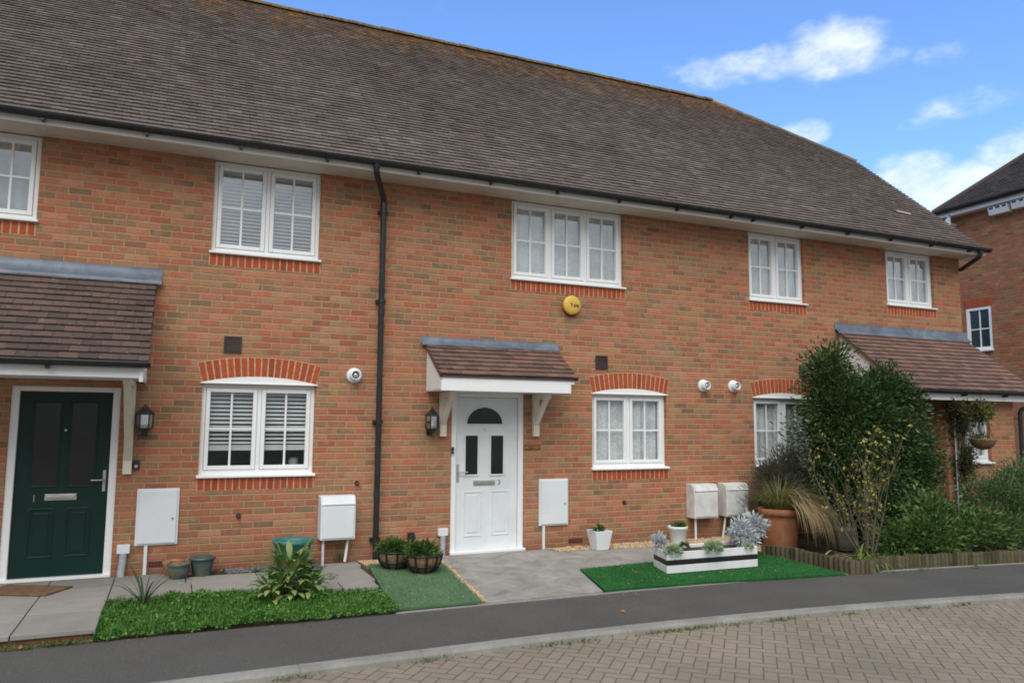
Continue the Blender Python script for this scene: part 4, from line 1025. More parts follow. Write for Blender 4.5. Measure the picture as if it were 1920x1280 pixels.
# prism along y uses (x, z)
gm.build('gutter', M_black, H4)
wf = MB(); xf = XB + .03; a, b_, c, d = 3.512, 4.19, 3.55, 4.68
wf.box(xf - .02, xf + .05, a, a + .075, c, d); wf.box(xf - .02, xf + .05, b_ - .075, b_, c, d); wf.box(xf - .019, xf + .05, a + .075, b_ - .075, d - .075, d); wf.box(xf - .019, xf + .05, a + .075, b_ - .075, c, c + .10)
wf.box(xf - .10, xf, a - .02, b_ + .02, c - .02, c + .02)
wn = wf.build('window', M_white, H4, bevel=.004)
q = MB(); ym, zm = (a + b_) / 2, (c + d) / 2; q.box(xf + .012, xf + .03, ym - .014, ym + .014, c + .09, d - .07); q.box(xf + .0135, xf + .0285, a + .07, b_ - .07, zm - .014, zm + .014); q.build('glazing_bar', M_white, wn)
q = MB(); q.box(xf + .032, xf + .036, a + .07, b_ - .07, c + .09, d - .07); q.build('pane', M_darkglass, wn)
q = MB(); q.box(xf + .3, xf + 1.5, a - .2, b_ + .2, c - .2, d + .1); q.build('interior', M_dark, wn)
m = MB(); nb = 11
for i in range(nb):
    y0 = 3.46 + (4.24 - 3.46) * i / nb; m.box(XB - .007, XB + .02, y0 + .005, y0 + (.78 / nb) - .005, 4.69, 4.905)
m.build('brick_arch', M_redbrick, H4, bevel=.003)
def nest_box(y0, y1, z0, z1, lab):
    e_ = empty('nest_box', (XB - .1, (y0 + y1) / 2, z0), lab, 'nest box', 'white nest boxes under the far gable eave')
    b_ = MB(); b_.prism([(XB - .17, z0), (XB - .002, z0), (XB - .002, z1 + .02), (XB - .21, z1 - .0), (XB - .21, z1 - .07)], 'y', y0, y1); b_.build('box', M_white, e_, bevel=.004)
    h_ = MB()
    for k in range(3):
        yy = y0 + (y1 - y0) * (k + .5) / 3; h_.box(XB - .216, XB - .2105, yy - .05, yy + .05, z1 - .062, z1 - .015)
    h_.build('entrance_holes', M_ink, e_)
nest_box(2.80, 3.30, 6.93, 7.13, 'white nest box nearer the left corner of the far gable wall')
nest_box(2.20, 2.72, 6.95, 7.15, 'white nest box at the right edge of the picture under the far eave')

# ------------------------------------------------------------------ fittings on the walls
def lantern(x, z0, z1, label):
    e_ = empty('wall_lantern', (x, -.02, (z0 + z1) / 2), label, 'wall lantern', 'black wall lanterns beside the front doors')
    y = -.13; h = z1 - z0; r = .086; zb, zt = z0 + h * .28, z0 + h * .68
    b_ = MB()
    b_.lathe([(.002, z0), (.014, z0 + .012), (.008, z0 + .03), (.03, z0 + .05), (r * .75, zb - .012), (r, zb - .008), (r, zb)], (x, y, 0), 6, False)
    b_.lathe([(r, zt), (r * 1.12, zt + .004), (r * 1.08, zt + .018), (r * .62, zt + .055), (.03, zt + .075), (.022, zt + .09), (.008, zt + .1), (.012, zt + .112), (.001, z1)], (x, y, 0), 6, False)
    for i in range(6):
        a = 2 * pi * i / 6; b_.tube([(x + r * .97 * cos(a), y + r * .97 * sin(a), zb - .004), (x + r * .97 * cos(a), y + r * .97 * sin(a), zt + .006)], .0065, 6)
    b_.build('cage', M_black, e_)
    g_ = MB(); g_.lathe([(r * .9, zb), (r * .9, zt)], (x, y, 0), 6, False); g_.build('glass_shade', M_lampglass, e_)
    k_ = MB(); k_.lathe([(.014, zb), (.016, zb + .05), (.012, zb + .085), (.0, zb + .095)], (x, y, 0), 12); k_.build('bulb', M_blind, e_)
    k_ = MB(); k_.box(x - .03, x + .03, -.018, -.001, zb - .09, zb + .05); k_.tube([(x, -.01, zb - .04), (x, -.06, zb - .075), (x, y, z0 + .045)], .011, 8); k_.build('wall_bracket', M_black, e_, bevel=.003)
M_lampglass = glass_mat('lantern_glass', tint=(0.85, 0.85, 0.8), extra=0.30)
lantern(-.275, 1.45, 1.80, 'black wall lantern beside the dark green door')
lantern(2.93, 1.455, 1.82, 'black wall lantern beside the white door')

def doorbell(x, z, w_, h, label):
    e_ = empty('doorbell', (x, 0, z), label, 'doorbell'); b_ = MB(); b_.box(x - w_ / 2, x + w_ / 2, -.028, -.001, z - h / 2, z + h / 2); b_.build('housing', M_black, e_, bevel=.006)
    k_ = MB(); k_.tube([(x, -.028, z - h * .15), (x, -.034, z - h * .15)], w_ * .28, 14); k_.build('button', M_metal, e_)
doorbell(-.336, 1.155, .065, .10, 'small black doorbell below the lantern of the green door')
doorbell(3.245, 1.28, .030, .085, 'slim black doorbell on the left frame of the white door')

def square_vent(x, z, label):
    e_ = empty('wall_vent', (x, 0, z), label, 'vent', 'brown square wall vents'); h = .095; f_ = MB()
    f_.box(x - h, x + h, -.014, -.001, z - h, z - h + .016); f_.box(x - h, x + h, -.014, -.001, z + h - .016, z + h); f_.box(x - h, x - h + .016, -.014, -.001, z - h + .016, z + h - .016); f_.box(x + h - .016, x + h, -.014, -.001, z - h + .016, z + h - .016)
    f_.box(x - h + .016, x + h - .016, -.003, -.0005, z - h + .016, z + h - .016)
    f_.build('frame', M_vent, e_)
    l_ = MB()
    for i in range(7):
        zz = z - h + .03 + i * .0225; l_.add([(x - h + .016, -.013, zz - .006), (x + h - .016, -.013, zz - .006), (x + h - .016, -.004, zz + .009), (x - h + .016, -.004, zz + .009)], [(0, 1, 2, 3)])
    l_.build('louvres', M_vent, e_)
square_vent(.583, 2.49, 'brown square vent above the ground floor window left of the downpipe')
square_vent(5.414, 2.472, 'brown square vent right of the small door canopy')
square_vent(9.092, 2.475, 'brown square vent just left of the tall bush')

def flue(x, z, label):
    e_ = empty('flue_terminal', (x, 0, z), label, 'flue', 'round white boiler flues'); T_ = Matrix.Rotation(radians(90), 3, 'X')
    f_ = MB(); f_.lathe([(.092, .001), (.092, .018), (.085, .026), (.062, .03)], (x, 0, z), 28, True, T_); f_.lathe([(.062, .02), (.062, .11), (.05, .115), (.045, .10), (.045, .03)], (x, 0, z), 28, True, T_); f_.build('collar', M_box, e_)
    k_ = MB(); k_.lathe([(.03, .02), (.03, .10), (.0, .105)], (x, 0, z), 20, True, T_); k_.build('outlet', M_metal, e_)
flue(1.977, 2.183, 'round white flue left of the black downpipe')
flue(7.138, 2.194, 'round white flue, left one of the pair above the meter cabinets')
flue(7.689, 2.2, 'round white flue, right one of the pair above the meter cabinets')

al = empty('alarm_box', (4.933, 0, 3.244), 'round yellow alarm box under the upper three-light window', 'alarm box'); T_ = Matrix.Rotation(radians(90), 3, 'X')
a_ = MB(); a_.lathe([(.132, .045), (.132, .07), (.122, .083), (.06, .09), (.0, .091)], (4.92, 0, 3.235), 40, True, T_); a_.build('cover', M_yellow, al)
a_ = MB(); a_.lathe([(.118, .001), (.128, .03), (.128, .046), (.0, .046)], (4.925, 0, 3.222), 40, True, T_); a_.build('base', M_ink, al)
text_obj('alarm_text', 'Yale', .078, (4.945, -.0925, 3.232), RX90, M_ink, al, ext=.0015)

def elec_cabinet(x0, x1, z0, z1, px, label):
    e_ = empty('meter_cabinet', ((x0 + x1) / 2, 0, 0), label, 'meter cabinet', 'white flat meter cabinets'); b_ = MB(); b_.box(x0, x1, -.03, -.001, z0, z1); b_.build('frame', M_box, e_, bevel=.006)
    d_ = MB(); d_.box(x0 + .022, x1 - .022, -.048, -.03, z0 + .02, z1 - .02); d_.build('door', M_box, e_, bevel=.006)
    k_ = MB(); k_.tube([(x1 - .06, -.048, (z0 + z1) / 2 - .02), (x1 - .06, -.054, (z0 + z1) / 2 - .02)], .012, 12); k_.build('lock', M_metal, e_)
    p_ = MB(); p_.box(px - .017, px + .017, -.03, -.001, -.01, z0); p_.build('duct', M_box, e_, bevel=.004)
elec_cabinet(-.31, .108, .303, .90, -.198, 'flat white meter cabinet beside the green door')
elec_cabinet(4.448, 4.878, .292, .898, 4.518, 'flat white meter cabinet right of the white door')
def gas_cabinet(x0, x1, z0, z1, m, label, pipes, d=.20):
    e_ = empty('gas_meter_cabinet', ((x0 + x1) / 2, 0, 0), label, 'meter cabinet', 'deep gas meter cabinets'); b_ = MB()
    b_.prism([(-.001, z0), (-d, z0), (-d, z1 - .09), (-d + .035, z1 - .015), (-d + .06, z1), (-.001, z1)], 'x', x0, x1); b_.build('housing', m, e_, bevel=.008)
    l_ = MB(); l_.box(x0 + .02, x1 - .02, -d - .012, -d - .0, z0 + .02, z1 - .11); l_.build('door', m, e_, bevel=.006)
    l_ = MB(); l_.prism([(-d - .012, z1 - .10), (-d + .03, z1 - .008), (-d + .022, z1 - .004), (-d - .018, z1 - .094)], 'x', x0 + .01, x1 - .01); l_.build('lid', m, e_)
    p_ = MB()
    for q_ in pipes: p_.tube(q_, .016, 10)
    p_.build('pipe', M_box, e_)
gas_cabinet(1.60, 2.0, .28, .775, M_box, 'deep white gas cabinet left of the black downpipe', [[(1.65, -.12, .29), (1.65, -.12, -.02)], [(1.94, -.10, .29), (1.90, -.14, .02)]])
gas_cabinet(6.80, 7.215, .305, .78, M_boxold, 'grey weathered gas cabinet on legs, left one of the pair', [[(6.87, -.12, .31), (6.87, -.12, -.01)]])
gas_cabinet(7.365, 7.765, .31, .78, M_boxold, 'grey weathered gas cabinet, right one beside the terracotta pot', [[(7.50, -.12, .31), (7.50, -.12, -.01)], [(7.42, -.10, .31), (7.36, -.10, -.01)]])

def cable_entry(x, z0, z1, label):
    e_ = empty('cable_duct', (x, 0, 0), label, 'cable duct', 'small cable entry boxes'); b_ = MB(); b_.box(x - .062, x + .062, -.06, -.001, z0, z1); b_.build('box', M_box, e_, bevel=.006)
    p_ = MB(); p_.tube([(x, -.035, z0), (x, -.036, z0 - .08), (x - .01, -.055, .06), (x - .012, -.06, -.01)], .036, 12); p_.build('duct', M_duct, e_)
cable_entry(-.41, .235, .328, 'small grey cable entry duct beside the green door frame')
cable_entry(3.125, .238, .328, 'small grey cable entry duct beside the white door frame')
e_ = empty('outdoor_socket', (2.72, 0, .24), 'small black outdoor socket above the two basket planters', 'socket')
b_ = MB(); b_.box(2.68, 2.76, -.06, -.001, .185, .30); b_.build('housing', M_black, e_, bevel=.008); b_ = MB(); b_.box(2.69, 2.75, -.066, -.06, .21, .29); b_.build('cover', M_black, e_, bevel=.004)
def air_brick(x, z, label):
    e_ = empty('air_brick', (x, 0, z), label, 'air brick', 'red air bricks'); b_ = MB(); b_.box(x - .105, x + .105, -.006, .01, z - .033, z + .033); b_.build('face', mat('air_brick_red', (0.16, 0.045, 0.03), .8, var=.2), e_, bevel=.002)
    h_ = MB()
    for i in range(7):
        for j in (-1, 1): xx = x - .09 + i * .03; h_.box(xx - .008, xx + .008, -.0075, -.0062, z + j * .014 - .008, z + j * .014 + .008)
    h_.build('slots', M_ink, e_)
air_brick(5.0, .075, 'dark red air brick low beside the white tapered pot'); air_brick(-.06, .10, 'dark red air brick behind the duct of the left meter cabinet')
def stub(x, z, label):
    e_ = empty('overflow_pipe', (x, 0, z), label, 'pipe', 'short dark overflow stubs'); b_ = MB(); b_.tube([(x, -.001, z), (x, -.035, z), (x, -.045, z - .02)], .016, 10); b_.build('pipe', M_vent, e_); b_ = MB(); b_.tube([(x, -.001, z), (x, -.006, z)], .028, 12); b_.build('rose', M_vent, e_)
stub(.724, .577, 'short dark pipe stub below the left ground floor window'); stub(2.046, .904, 'short dark pipe stub above the gas cabinet by the downpipe'); stub(5.762, .553, 'short dark pipe stub below the middle ground floor window')
e_ = empty('name_plaque', (4.358, 0, 1.32), 'small brown wooden plaque to the right of the white door', 'plaque')
b_ = MB(); b_.box(4.245, 4.47, -.02, -.001, 1.285, 1.352); b_.build('board', M_brownwood, e_, bevel=.008); b_ = MB()
for xx in (4.262, 4.453): b_.tube([(xx, -.02, 1.318), (xx, -.024, 1.318)], .006, 8)
b_.build('screws', M_metal, e_)

# ------------------------------------------------------------------ plants
def leaf_mesh(name, P, Dn, size, aspect, m, parent=None, loc=None, fold=.25, kind=None):
    """P (N,3) positions, Dn (N,3) leaf directions; each leaf a folded diamond of 4 tris"""
    N = len(P); D_ = Dn / (np.linalg.norm(Dn, axis=1, keepdims=True) + 1e-9)
    rnd = NR.normal(size=(N, 3)); rnd[:, 2] += .0; s_ = np.cross(D_, rnd); s_ /= (np.linalg.norm(s_, axis=1, keepdims=True) + 1e-9); n_ = np.cross(s_, D_)
    sz = (size * NR.uniform(.65, 1.3, (N, 1))) if np.isscalar(size) else size.reshape(-1, 1)
    w_ = sz * aspect
    v0 = P; v1 = P + D_ * sz * .45 + s_ * w_ * .5 + n_ * w_ * fold; v2 = P + D_ * sz - n_ * sz * .08; v3 = P + D_ * sz * .45 - s_ * w_ * .5 + n_ * w_ * fold
    V = np.stack([v0, v1, v2, v3], 1).reshape(-1, 3); off = wloc(parent) if parent is not None else Vector(loc or (0, 0, 0)); V = V - np.array(off)
    me = bpy.data.meshes.new(name); me.vertices.add(4 * N); me.vertices.foreach_set('co', V.ravel())
    b0 = np.arange(N) * 4; tri = np.stack([b0, b0 + 1, b0 + 2, b0, b0 + 2, b0 + 3], 1).ravel().astype(np.int32)
    me.loops.add(6 * N); me.loops.foreach_set('vertex_index', tri); me.polygons.add(2 * N); me.polygons.foreach_set('loop_start', np.arange(2 * N, dtype=np.int32) * 3)
    me.update(calc_edges=True); me.validate(); me.materials.append(m)
    o = bpy.data.objects.new(name, me); col.objects.link(o)
    if parent is not None: o.parent = parent
    else: o.location = off
    if kind: o['kind'] = kind
    return o
def clumps(ell, nclump, per, cr, shell=.55):
    """ell: list of (centre, radii, weight). returns points and outward directions"""
    Ps, Ds = [], []; wts = np.array([e_[2] for e_ in ell], float); wts /= wts.sum()
    for _ in range(nclump):
        c, r, _w = ell[NR.choice(len(ell), p=wts)]; c = np.array(c); r = np.array(r)
        d = NR.normal(size=3); d /= np.linalg.norm(d); rad = NR.uniform(shell, 1.0); cc = c + d * r * rad
        k_ = int(per * NR.uniform(.5, 1.4)); q_ = NR.normal(size=(k_, 3)) * cr * NR.uniform(.6, 1.3); q_[:, 2] *= .8
        Ps.append(cc + q_); dd = q_ / (np.linalg.norm(q_, axis=1, keepdims=True) + 1e-6) + d * .8 + np.array([0, 0, .25]) + NR.normal(size=(k_, 3)) * .35; Ds.append(dd)
    return np.concatenate(Ps), np.concatenate(Ds)
def stems(e_, base, tips, m, r0=.02, name='stems', wob=.06):
    s_ = MB()
    for tp in tips:
        a = Vector(base) + Vector((R.uniform(-.05, .05), R.uniform(-.05, .05), 0)); b_ = Vector(tp); pts_ = []
        for i in range(6):
            f_ = i / 5; q_ = a.lerp(b_, f_); q_.z = a.z + (b_.z - a.z) * (f_ ** .85)
            if 0 < i < 5: q_ += Vector((R.uniform(-wob, wob), R.uniform(-wob, wob), R.uniform(-wob, wob) * .5))
            pts_.append(q_)
        s_.tube(pts_, [r0 * (1 - .75 * i / 5) for i in range(6)], 6)
    return s_.build(name, m, e_)
def cut_front(P, D_, zmin=-.08):
    k_ = P[:, 2] > zmin; return P[k_], D_[k_]

# tall evergreen bush
e_ = empty('evergreen_bush', (9.25, -.95, -.03), 'tall dark evergreen bush with two peaks in front of the lean-to porch', 'bush')
ell = [((9.1, -.95, 1.3), (.95, .6, .95), 5.0), ((8.85, -.9, 1.90), (.55, .42, .62), 2.2), ((8.72, -.9, 2.42), (.22, .26, .42), .7), ((9.3, -.95, 1.85), (.5, .45, .42), 2.0), ((9.75, -.95, 1.80), (.58, .5, .50), 2.0), ((9.60, -1.0, 2.18), (.34, .3, .30), 1.1), ((10.05, -.95, 1.25), (.55, .45, .5), 1.8), ((9.2, -1.0, .55), (.9, .5, .55), 2.2), ((9.95, -1.0, 2.0), (.24, .25, .24), .5), ((10.2, -1.0, .85), (.35, .4, .5), .9)]
P_, D_ = clumps(ell, 860, 72, .10, .35); P_, D_ = cut_front(P_, D_); leaf_mesh('foliage', P_, D_, .066, .40, L_dark, e_)
stems(e_, (9.25, -.95, -.05), [(8.8, -.9, 2.2), (9.5, -.95, 2.0), (9.0, -1.1, 1.6), (9.7, -.9, 1.7), (9.2, -.8, 1.9), (9.8, -1.1, 1.2), (8.75, -1, 1.4), (9.35, -1.2, 1.5)], M_bark, .028, 'stems')
# lavender-like grey bush in front of the right window
e_ = empty('grey_bush', (7.95, -.55, 0), 'loose grey-green bush in front of the right ground floor window', 'bush')
ell = [((8.05, -.55, .70), (.52, .30, .40), 3), ((8.2, -.5, 1.02), (.5, .25, .26), 1.8), ((7.85, -.6, .45), (.34, .25, .3), 1.2)]
P_, D_ = clumps(ell, 260, 48, .075, .2); D_[:, 2] += .9; leaf_mesh('foliage', P_, D_, .075, .12, L_grey, e_)
stems(e_, (8.0, -.5, 0), [(7.7, -.6, 1.0), (8.0, -.5, 1.35), (8.3, -.5, 1.3), (8.45, -.6, 1.05), (7.85, -.7, .8), (8.15, -.4, 1.4)], M_bark, .012, 'stems')
# yellowing deciduous shrub
e_ = empty('bare_shrub', (8.1, -1.98, -.07), 'thin multi-stemmed shrub with sparse yellow autumn leaves', 'shrub')
s_ = MB(); tips = []
def branch(p, d, L_, r, lev):
    pts_ = [p]; q_ = p.copy(); dd = d.copy(); n_ = 5
    for i in range(n_):
        dd = (dd + Vector((R.uniform(-.16, .16), R.uniform(-.16, .16), R.uniform(-.02, .14)))).normalized(); q_ = q_ + dd * L_ / n_; pts_.append(q_.copy())
        if lev > 0 and (i >= 1 or lev == 2) and R.random() < .92:
            side = (dd + Vector((R.uniform(-.85, .85), R.uniform(-.7, .7), R.uniform(0, .5)))).normalized(); branch(q_.copy(), side, L_ * R.uniform(.4, .62), r * .5, lev - 1)
    s_.tube(pts_, [max(.0022, r * (1 - .8 * i / n_)) for i in range(n_ + 1)], 5)
    for i in range(2, n_ + 1): tips.append(pts_[i])
for k_ in range(8):
    a = 2 * pi * k_ / 8 + R.uniform(-.3, .3); sp_ = R.uniform(.15, .75)
    branch(Vector((8.1 + .05 * cos(a), -1.98 + .05 * sin(a), -.08)), Vector((cos(a) * sp_ * 1.1, sin(a) * sp_ * .6, 1)).normalized(), R.uniform(.75, 1.2), .014, 2)
s_.build('branches', M_twig, e_)
tp = np.array([t_[:] for t_ in tips]); tp = tp[tp[:, 2] > .35]; ix = NR.choice(len(tp), 430); P_ = tp[ix] + NR.normal(size=(430, 3)) * .03; D_ = NR.normal(size=(430, 3)); D_[:, 2] -= .3
leaf_mesh('foliage', P_, D_, .048, .6, L_yellow, e_)
# glossy low shrub behind the log edging
e_ = empty('low_shrub', (9.35, -1.9, -.1), 'low leafy green shrub just behind the log edging', 'shrub')
ell = [((9.15, -2.0, .18), (.55, .42, .26), 3), ((9.75, -2.0, .28), (.5, .4, .26), 2.4), ((8.75, -1.9, .12), (.3, .3, .22), 1), ((9.40, -1.8, .48), (.3, .3, .2), 1.0), ((10.2, -2.1, .15), (.4, .35, .26), 1.2)]
P_, D_ = clumps(ell, 210, 40, .10, .3); P_, D_ = cut_front(P_, D_); leaf_mesh('foliage', P_, D_, .078, .42, L_mid, e_)
stems(e_, (9.4, -1.9, -.1), [(8.9, -2.1, .4), (9.3, -2.2, .5), (9.8, -2.1, .6), (9.5, -1.7, .7), (10.1, -2.1, .4)], M_bark, .014, 'stems')
# clipped grey-green shrub at the right edge
e_ = empty('round_shrub', (10.9, -1.95, -.1), 'round soft green shrub at the right edge below the porch window', 'shrub')
ell = [((10.85, -1.9, .64), (.48, .42, .34), 3), ((11.45, -1.9, .78), (.6, .45, .38), 3), ((10.6, -2.0, .3), (.4, .35, .3), 1.2), ((11.2, -2.1, .25), (.6, .4, .35), 1.5)]
P_, D_ = clumps(ell, 260, 56, .09, .4); D_[:, 2] += .5; P_, D_ = cut_front(P_, D_); leaf_mesh('foliage', P_, D_, .055, .28, L_right, e_)
stems(e_, (11.0, -1.9, -.1), [(10.6, -2.0, .7), (11.0, -2.1, .8), (11.4, -1.9, .8), (10.7, -1.7, .8), (10.45, -2.1, .45)], M_bark, .02, 'stems')
# climber
e_ = empty('climbing_plant', (11.15, -1.12, 0), 'dark straggly climber on a pale pole beside the porch window', 'climber')
ell = [((11.16, -1.12, .35), (.13, .07, .4), 1.4), ((11.16, -1.12, 1.05), (.13, .07, .45), 1.6), ((11.12, -1.13, 1.7), (.17, .09, .3), 1.4), ((11.45, -1.2, 1.84), (.28, .1, .13), 1.3), ((11.0, -1.15, 1.9), (.15, .1, .1), .6)]
P_, D_ = clumps(ell, 190, 40, .055, .1); leaf_mesh('foliage', P_, D_, .05, .45, L_brown, e_)
P_, D_ = clumps([((11.5, -1.22, 1.85), (.25, .08, .1), 1)], 30, 30, .05, .1); leaf_mesh('fresh_foliage', P_, D_, .05, .4, L_strap, e_)
s_ = MB(); s_.tube([(11.02, -1.10, -.1), (11.025, -1.10, 1.75)], .012, 8); s_.build('pole', M_duct, e_)
s_ = MB()
for k_ in range(7): x = 11.12 + R.uniform(-.06, .07); s_.tube([(x, -1.07, -.1), (x + R.uniform(-.03, .03), -1.09, .6), (x + R.uniform(-.04, .04), -1.1, 1.2), (x + R.uniform(-.08, .2), -1.12, 1.85)], .013, 6)
s_.build('stems', M_bark, e_)
# hanging basket
e_ = empty('hanging_basket', (11.35, -1.3, 2.03), 'brown hanging basket below the porch gutter in front of the window', 'hanging basket')
b_ = MB(); b_.lathe([(.005, 1.27), (.09, 1.29), (.15, 1.34), (.19, 1.42), (.195, 1.44), (.18, 1.44), (.14, 1.36), (.0, 1.33)], (11.37, -1.30, 0), 20); b_.build('bowl', M_coir, e_)
c_ = MB()
for k_ in range(3): a = 2 * pi * k_ / 3 + .4; c_.tube([(11.37 + .19 * cos(a), -1.30 + .19 * sin(a), 1.44), (11.37, -1.30, 1.95)], .004, 5)
c_.tube([(11.37, -1.30, 1.94), (11.37, -1.30, 2.08)], .005, 5); c_.build('chains', M_black, e_)
P_, D_ = clumps([((11.37, -1.3, 1.46), (.17, .15, .03), 1)], 12, 14, .03, .0); leaf_mesh('plant', P_, D_, .06, .25, L_brown, e_)

def blades(e_, base, n, L0, L1, spread, m, w_=.008, droop=1.0, name='blades', zr=.03, bias=(0, 0), seg=6, up=1.0, tw=0.0):
    s_ = MB()
    for _ in range(n):
        a = R.uniform(0, 2 * pi); L_ = R.uniform(L0, L1); sp_ = R.uniform(.15, 1.0) * spread; d = Vector((cos(a) * sp_ + bias[0], sin(a) * sp_ + bias[1], up)).normalized()
        p = Vector(base) + Vector((cos(a), sin(a), 0)) * R.uniform(0, zr); side = d.cross(Vector((0, 0, 1))); side = side.normalized() if side.length > .01 else Vector((1, 0, 0))
        V = []; w0 = w_ * R.uniform(.7, 1.3)
        for i in range(seg + 1):
            f_ = i / seg; ww = w0 * (1 - f_) ** .6 * (1.0 if i else .7)
            V += [p - side * ww, p + side * ww]
            p = p + d * L_ / seg; d = (d + Vector((0, 0, -1)) * droop * (.12 + .28 * f_) * L_ / max(L1, .01)).normalized()
        s_.add(V, [(2 * i, 2 * i + 1, 2 * i + 3, 2 * i + 2) for i in range(seg)], smooth=True)
    return s_.build(name, m, e_)

# terracotta pot and its grass
e_ = empty('terracotta_pot', (7.63, -.98, -.03), 'large terracotta pot beside the log edging', 'plant pot')
b_ = MB(); cx, cy = 7.60, -1.0; b_.lathe([(.20, -.03), (.21, -.02), (.255, .36), (.262, .42), (.285, .425), (.29, .50), (.275, .51), (.255, .50), (.24, .42), (.0, .42)], (cx, cy, 0), 36, cap=False); b_.build('pot', M_terr, e_)
b_ = MB(); b_.lathe([(.25, .455), (.0, .465)], (cx, cy, 0), 24); b_.build('soil', M_soil, e_)
e_ = empty('ornamental_grass', (cx, cy, .46), 'arching clump of green and straw grass growing in the terracotta pot', 'grass plant')
blades(e_, (cx, cy, .45), 520, .32, .62, .95, L_blade, .0042, 1.5, 'green_blades', .13)
blades(e_, (cx + .08, cy - .12, .45), 520, .5, 1.0, .75, L_straw, .0055, 3.2, 'straw_blades', .16, bias=(.45, -.75), seg=8)
blades(e_, (cx + .10, cy - .05, .45), 260, .6, 1.05, .55, L_straw, .0045, 2.4, 'arching_blades', .12, bias=(.75, -.35), seg=8)
# strap leaved plant
e_ = empty('strap_leaf_plant', (7.75, -2.0, -.07), 'arching yellow-green strap leaves flopping over the log edging', 'plant')
blades(e_, (7.80, -2.15, -.05), 20, .40, .70, .8, L_strap, .016, 3.0, 'leaves', .12, bias=(.2, -.2), seg=8, up=.45)
blades(e_, (7.55, -1.9, -.03), 12, .5, .8, .7, L_straw, .011, 3.2, 'withered_leaves', .15, bias=(.7, -.5), seg=8, up=.6)
blades(e_, (8.0, -2.2, -.06), 14, .30, .5, .8, L_strap, .012, 2.2, 'leaves', .1, bias=(.3, 0), seg=8, up=.5)
# variegated plant
def broad(e_, base, n, L0, L1, m, w_=.04, droop=1.2, name='leaves', zr=.05, h0=.0, h1=.25):
    s_ = MB()
    for i_ in range(n):
        a = 2.4 * i_ + R.uniform(-.4, .4); L_ = R.uniform(L0, L1); hh = h0 + (h1 - h0) * (i_ / n); tilt = R.uniform(.5, 1.3) * (1.25 - .8 * i_ / n)
        p = Vector(base) + Vector((cos(a) * zr, sin(a) * zr, hh)); d = Vector((cos(a) * tilt, sin(a) * tilt, 1)).normalized(); side = Vector((-sin(a), cos(a), 0)); V = []; seg = 7
        for i in range(seg + 1):
            f_ = i / seg; ww = w_ * (sin(pi * min(1, f_ * .92 + .08)) ** .7) * R.uniform(.92, 1.05); up_ = d.cross(side) * -1
            V += [p - side * ww + up_ * ww * .25, p, p + side * ww + up_ * ww * .25]; p = p + d * L_ / seg; d = (d + Vector((0, 0, -1)) * droop * (.1 + .25 * f_)).normalized()
        F = []
        for i in range(seg): F += [(3 * i, 3 * i + 1, 3 * i + 4, 3 * i + 3), (3 * i + 1, 3 * i + 2, 3 * i + 5, 3 * i + 4)]
        s_.add(V, F, smooth=True)
    return s_.build(name, m, e_)
e_ = empty('variegated_plant', (1.1, -1.56, -.06), 'bushy broad-leaved plant with yellow-green leaves in the ground cover', 'plant')
broad(e_, (1.1, -1.56, -.06), 90, .17, .27, L_vari, .030, 1.5, 'leaves', .09, .02, .40)
broad(e_, (0.93, -1.62, -.06), 34, .15, .24, L_vari, .028, 1.5, 'low_leaves', .06, .02, .20); broad(e_, (1.28, -1.60, -.06), 34, .15, .24, L_vari, .028, 1.5, 'low_leaves', .06, .02, .24)
s_ = MB()
for k_ in range(6): a = k_; s_.tube([(1.1, -1.56, -.08), (1.1 + .05 * cos(a), -1.56 + .05 * sin(a), .15), (1.1 + .08 * cos(a), -1.56 + .08 * sin(a), .32)], .009, 6)
s_.build('stems', M_bark, e_)
# spiky plant
e_ = empty('spiky_plant', (-.16, -1.42, -.05), 'small spiky plant with narrow dark leaves at the patio edge', 'plant')
blades(e_, (-.16, -1.46, .0), 18, .38, .62, 1.2, L_cord, .010, 1.3, 'leaves', .015, seg=7)
b_ = MB(); b_.tube([(-.16, -1.46, -.06), (-.16, -1.46, .02)], .012, 8); b_.build('stem', M_terr, e_)

# ground cover
poly = [(-.46, -1.18), (1.15, -1.2), (1.2, -1.46), (1.95, -1.55), (1.98, -2.25), (1.2, -2.27), (.6, -2.24), (-.5, -2.27)]
P_ = []
while len(P_) < 17000:
    x, y = R.uniform(-.5, 2.05), R.uniform(-2.29, -1.12)
    if in_poly(x, y, poly):
        hh = .015 + .05 * (.5 + .5 * sin(x * 7.3 + 2 * sin(y * 5))) * (.5 + .5 * sin(y * 9 + x * 3)) + .03 * sin(x * 23) * sin(y * 19)
        edge = min(1, (y + 2.30) / .08); hh *= max(.35, edge); P_.append((x, y, gz(y) + R.uniform(.25, 1.0) * hh + .01))
P_ = np.array(P_); D_ = NR.normal(size=P_.shape) * np.array([1, 1, .5]) + np.array([0, -.1, .5])
leaf_mesh('ground_cover', P_, D_, .028, .65, L_clover, kind='stuff')
g0 = []
while len(g0) < 5200:
    x, y = R.uniform(-.5, 2.05), R.uniform(-2.25, -1.14)
    if in_poly(x, y, poly): g0.append((x, y, gz(y) + .01))
g0 = np.array(g0); gd = NR.normal(size=g0.shape) * .35 + np.array([0, 0, 1]); leaf_mesh('grass', g0, gd, .068, .08, L_clover, kind='stuff')
def weeds(name, pts_, n, h, spread):
    P_ = []
    for _ in range(n):
        x, y, z = R.choice(pts_); P_.append((x + R.gauss(0, spread), y + R.gauss(0, .018), z + R.uniform(0, h)))
    P_ = np.array(P_); D_ = NR.normal(size=P_.shape) + np.array([0, 0, .8]); leaf_mesh(name, P_, D_, .024, .4, L_mid, kind='stuff')
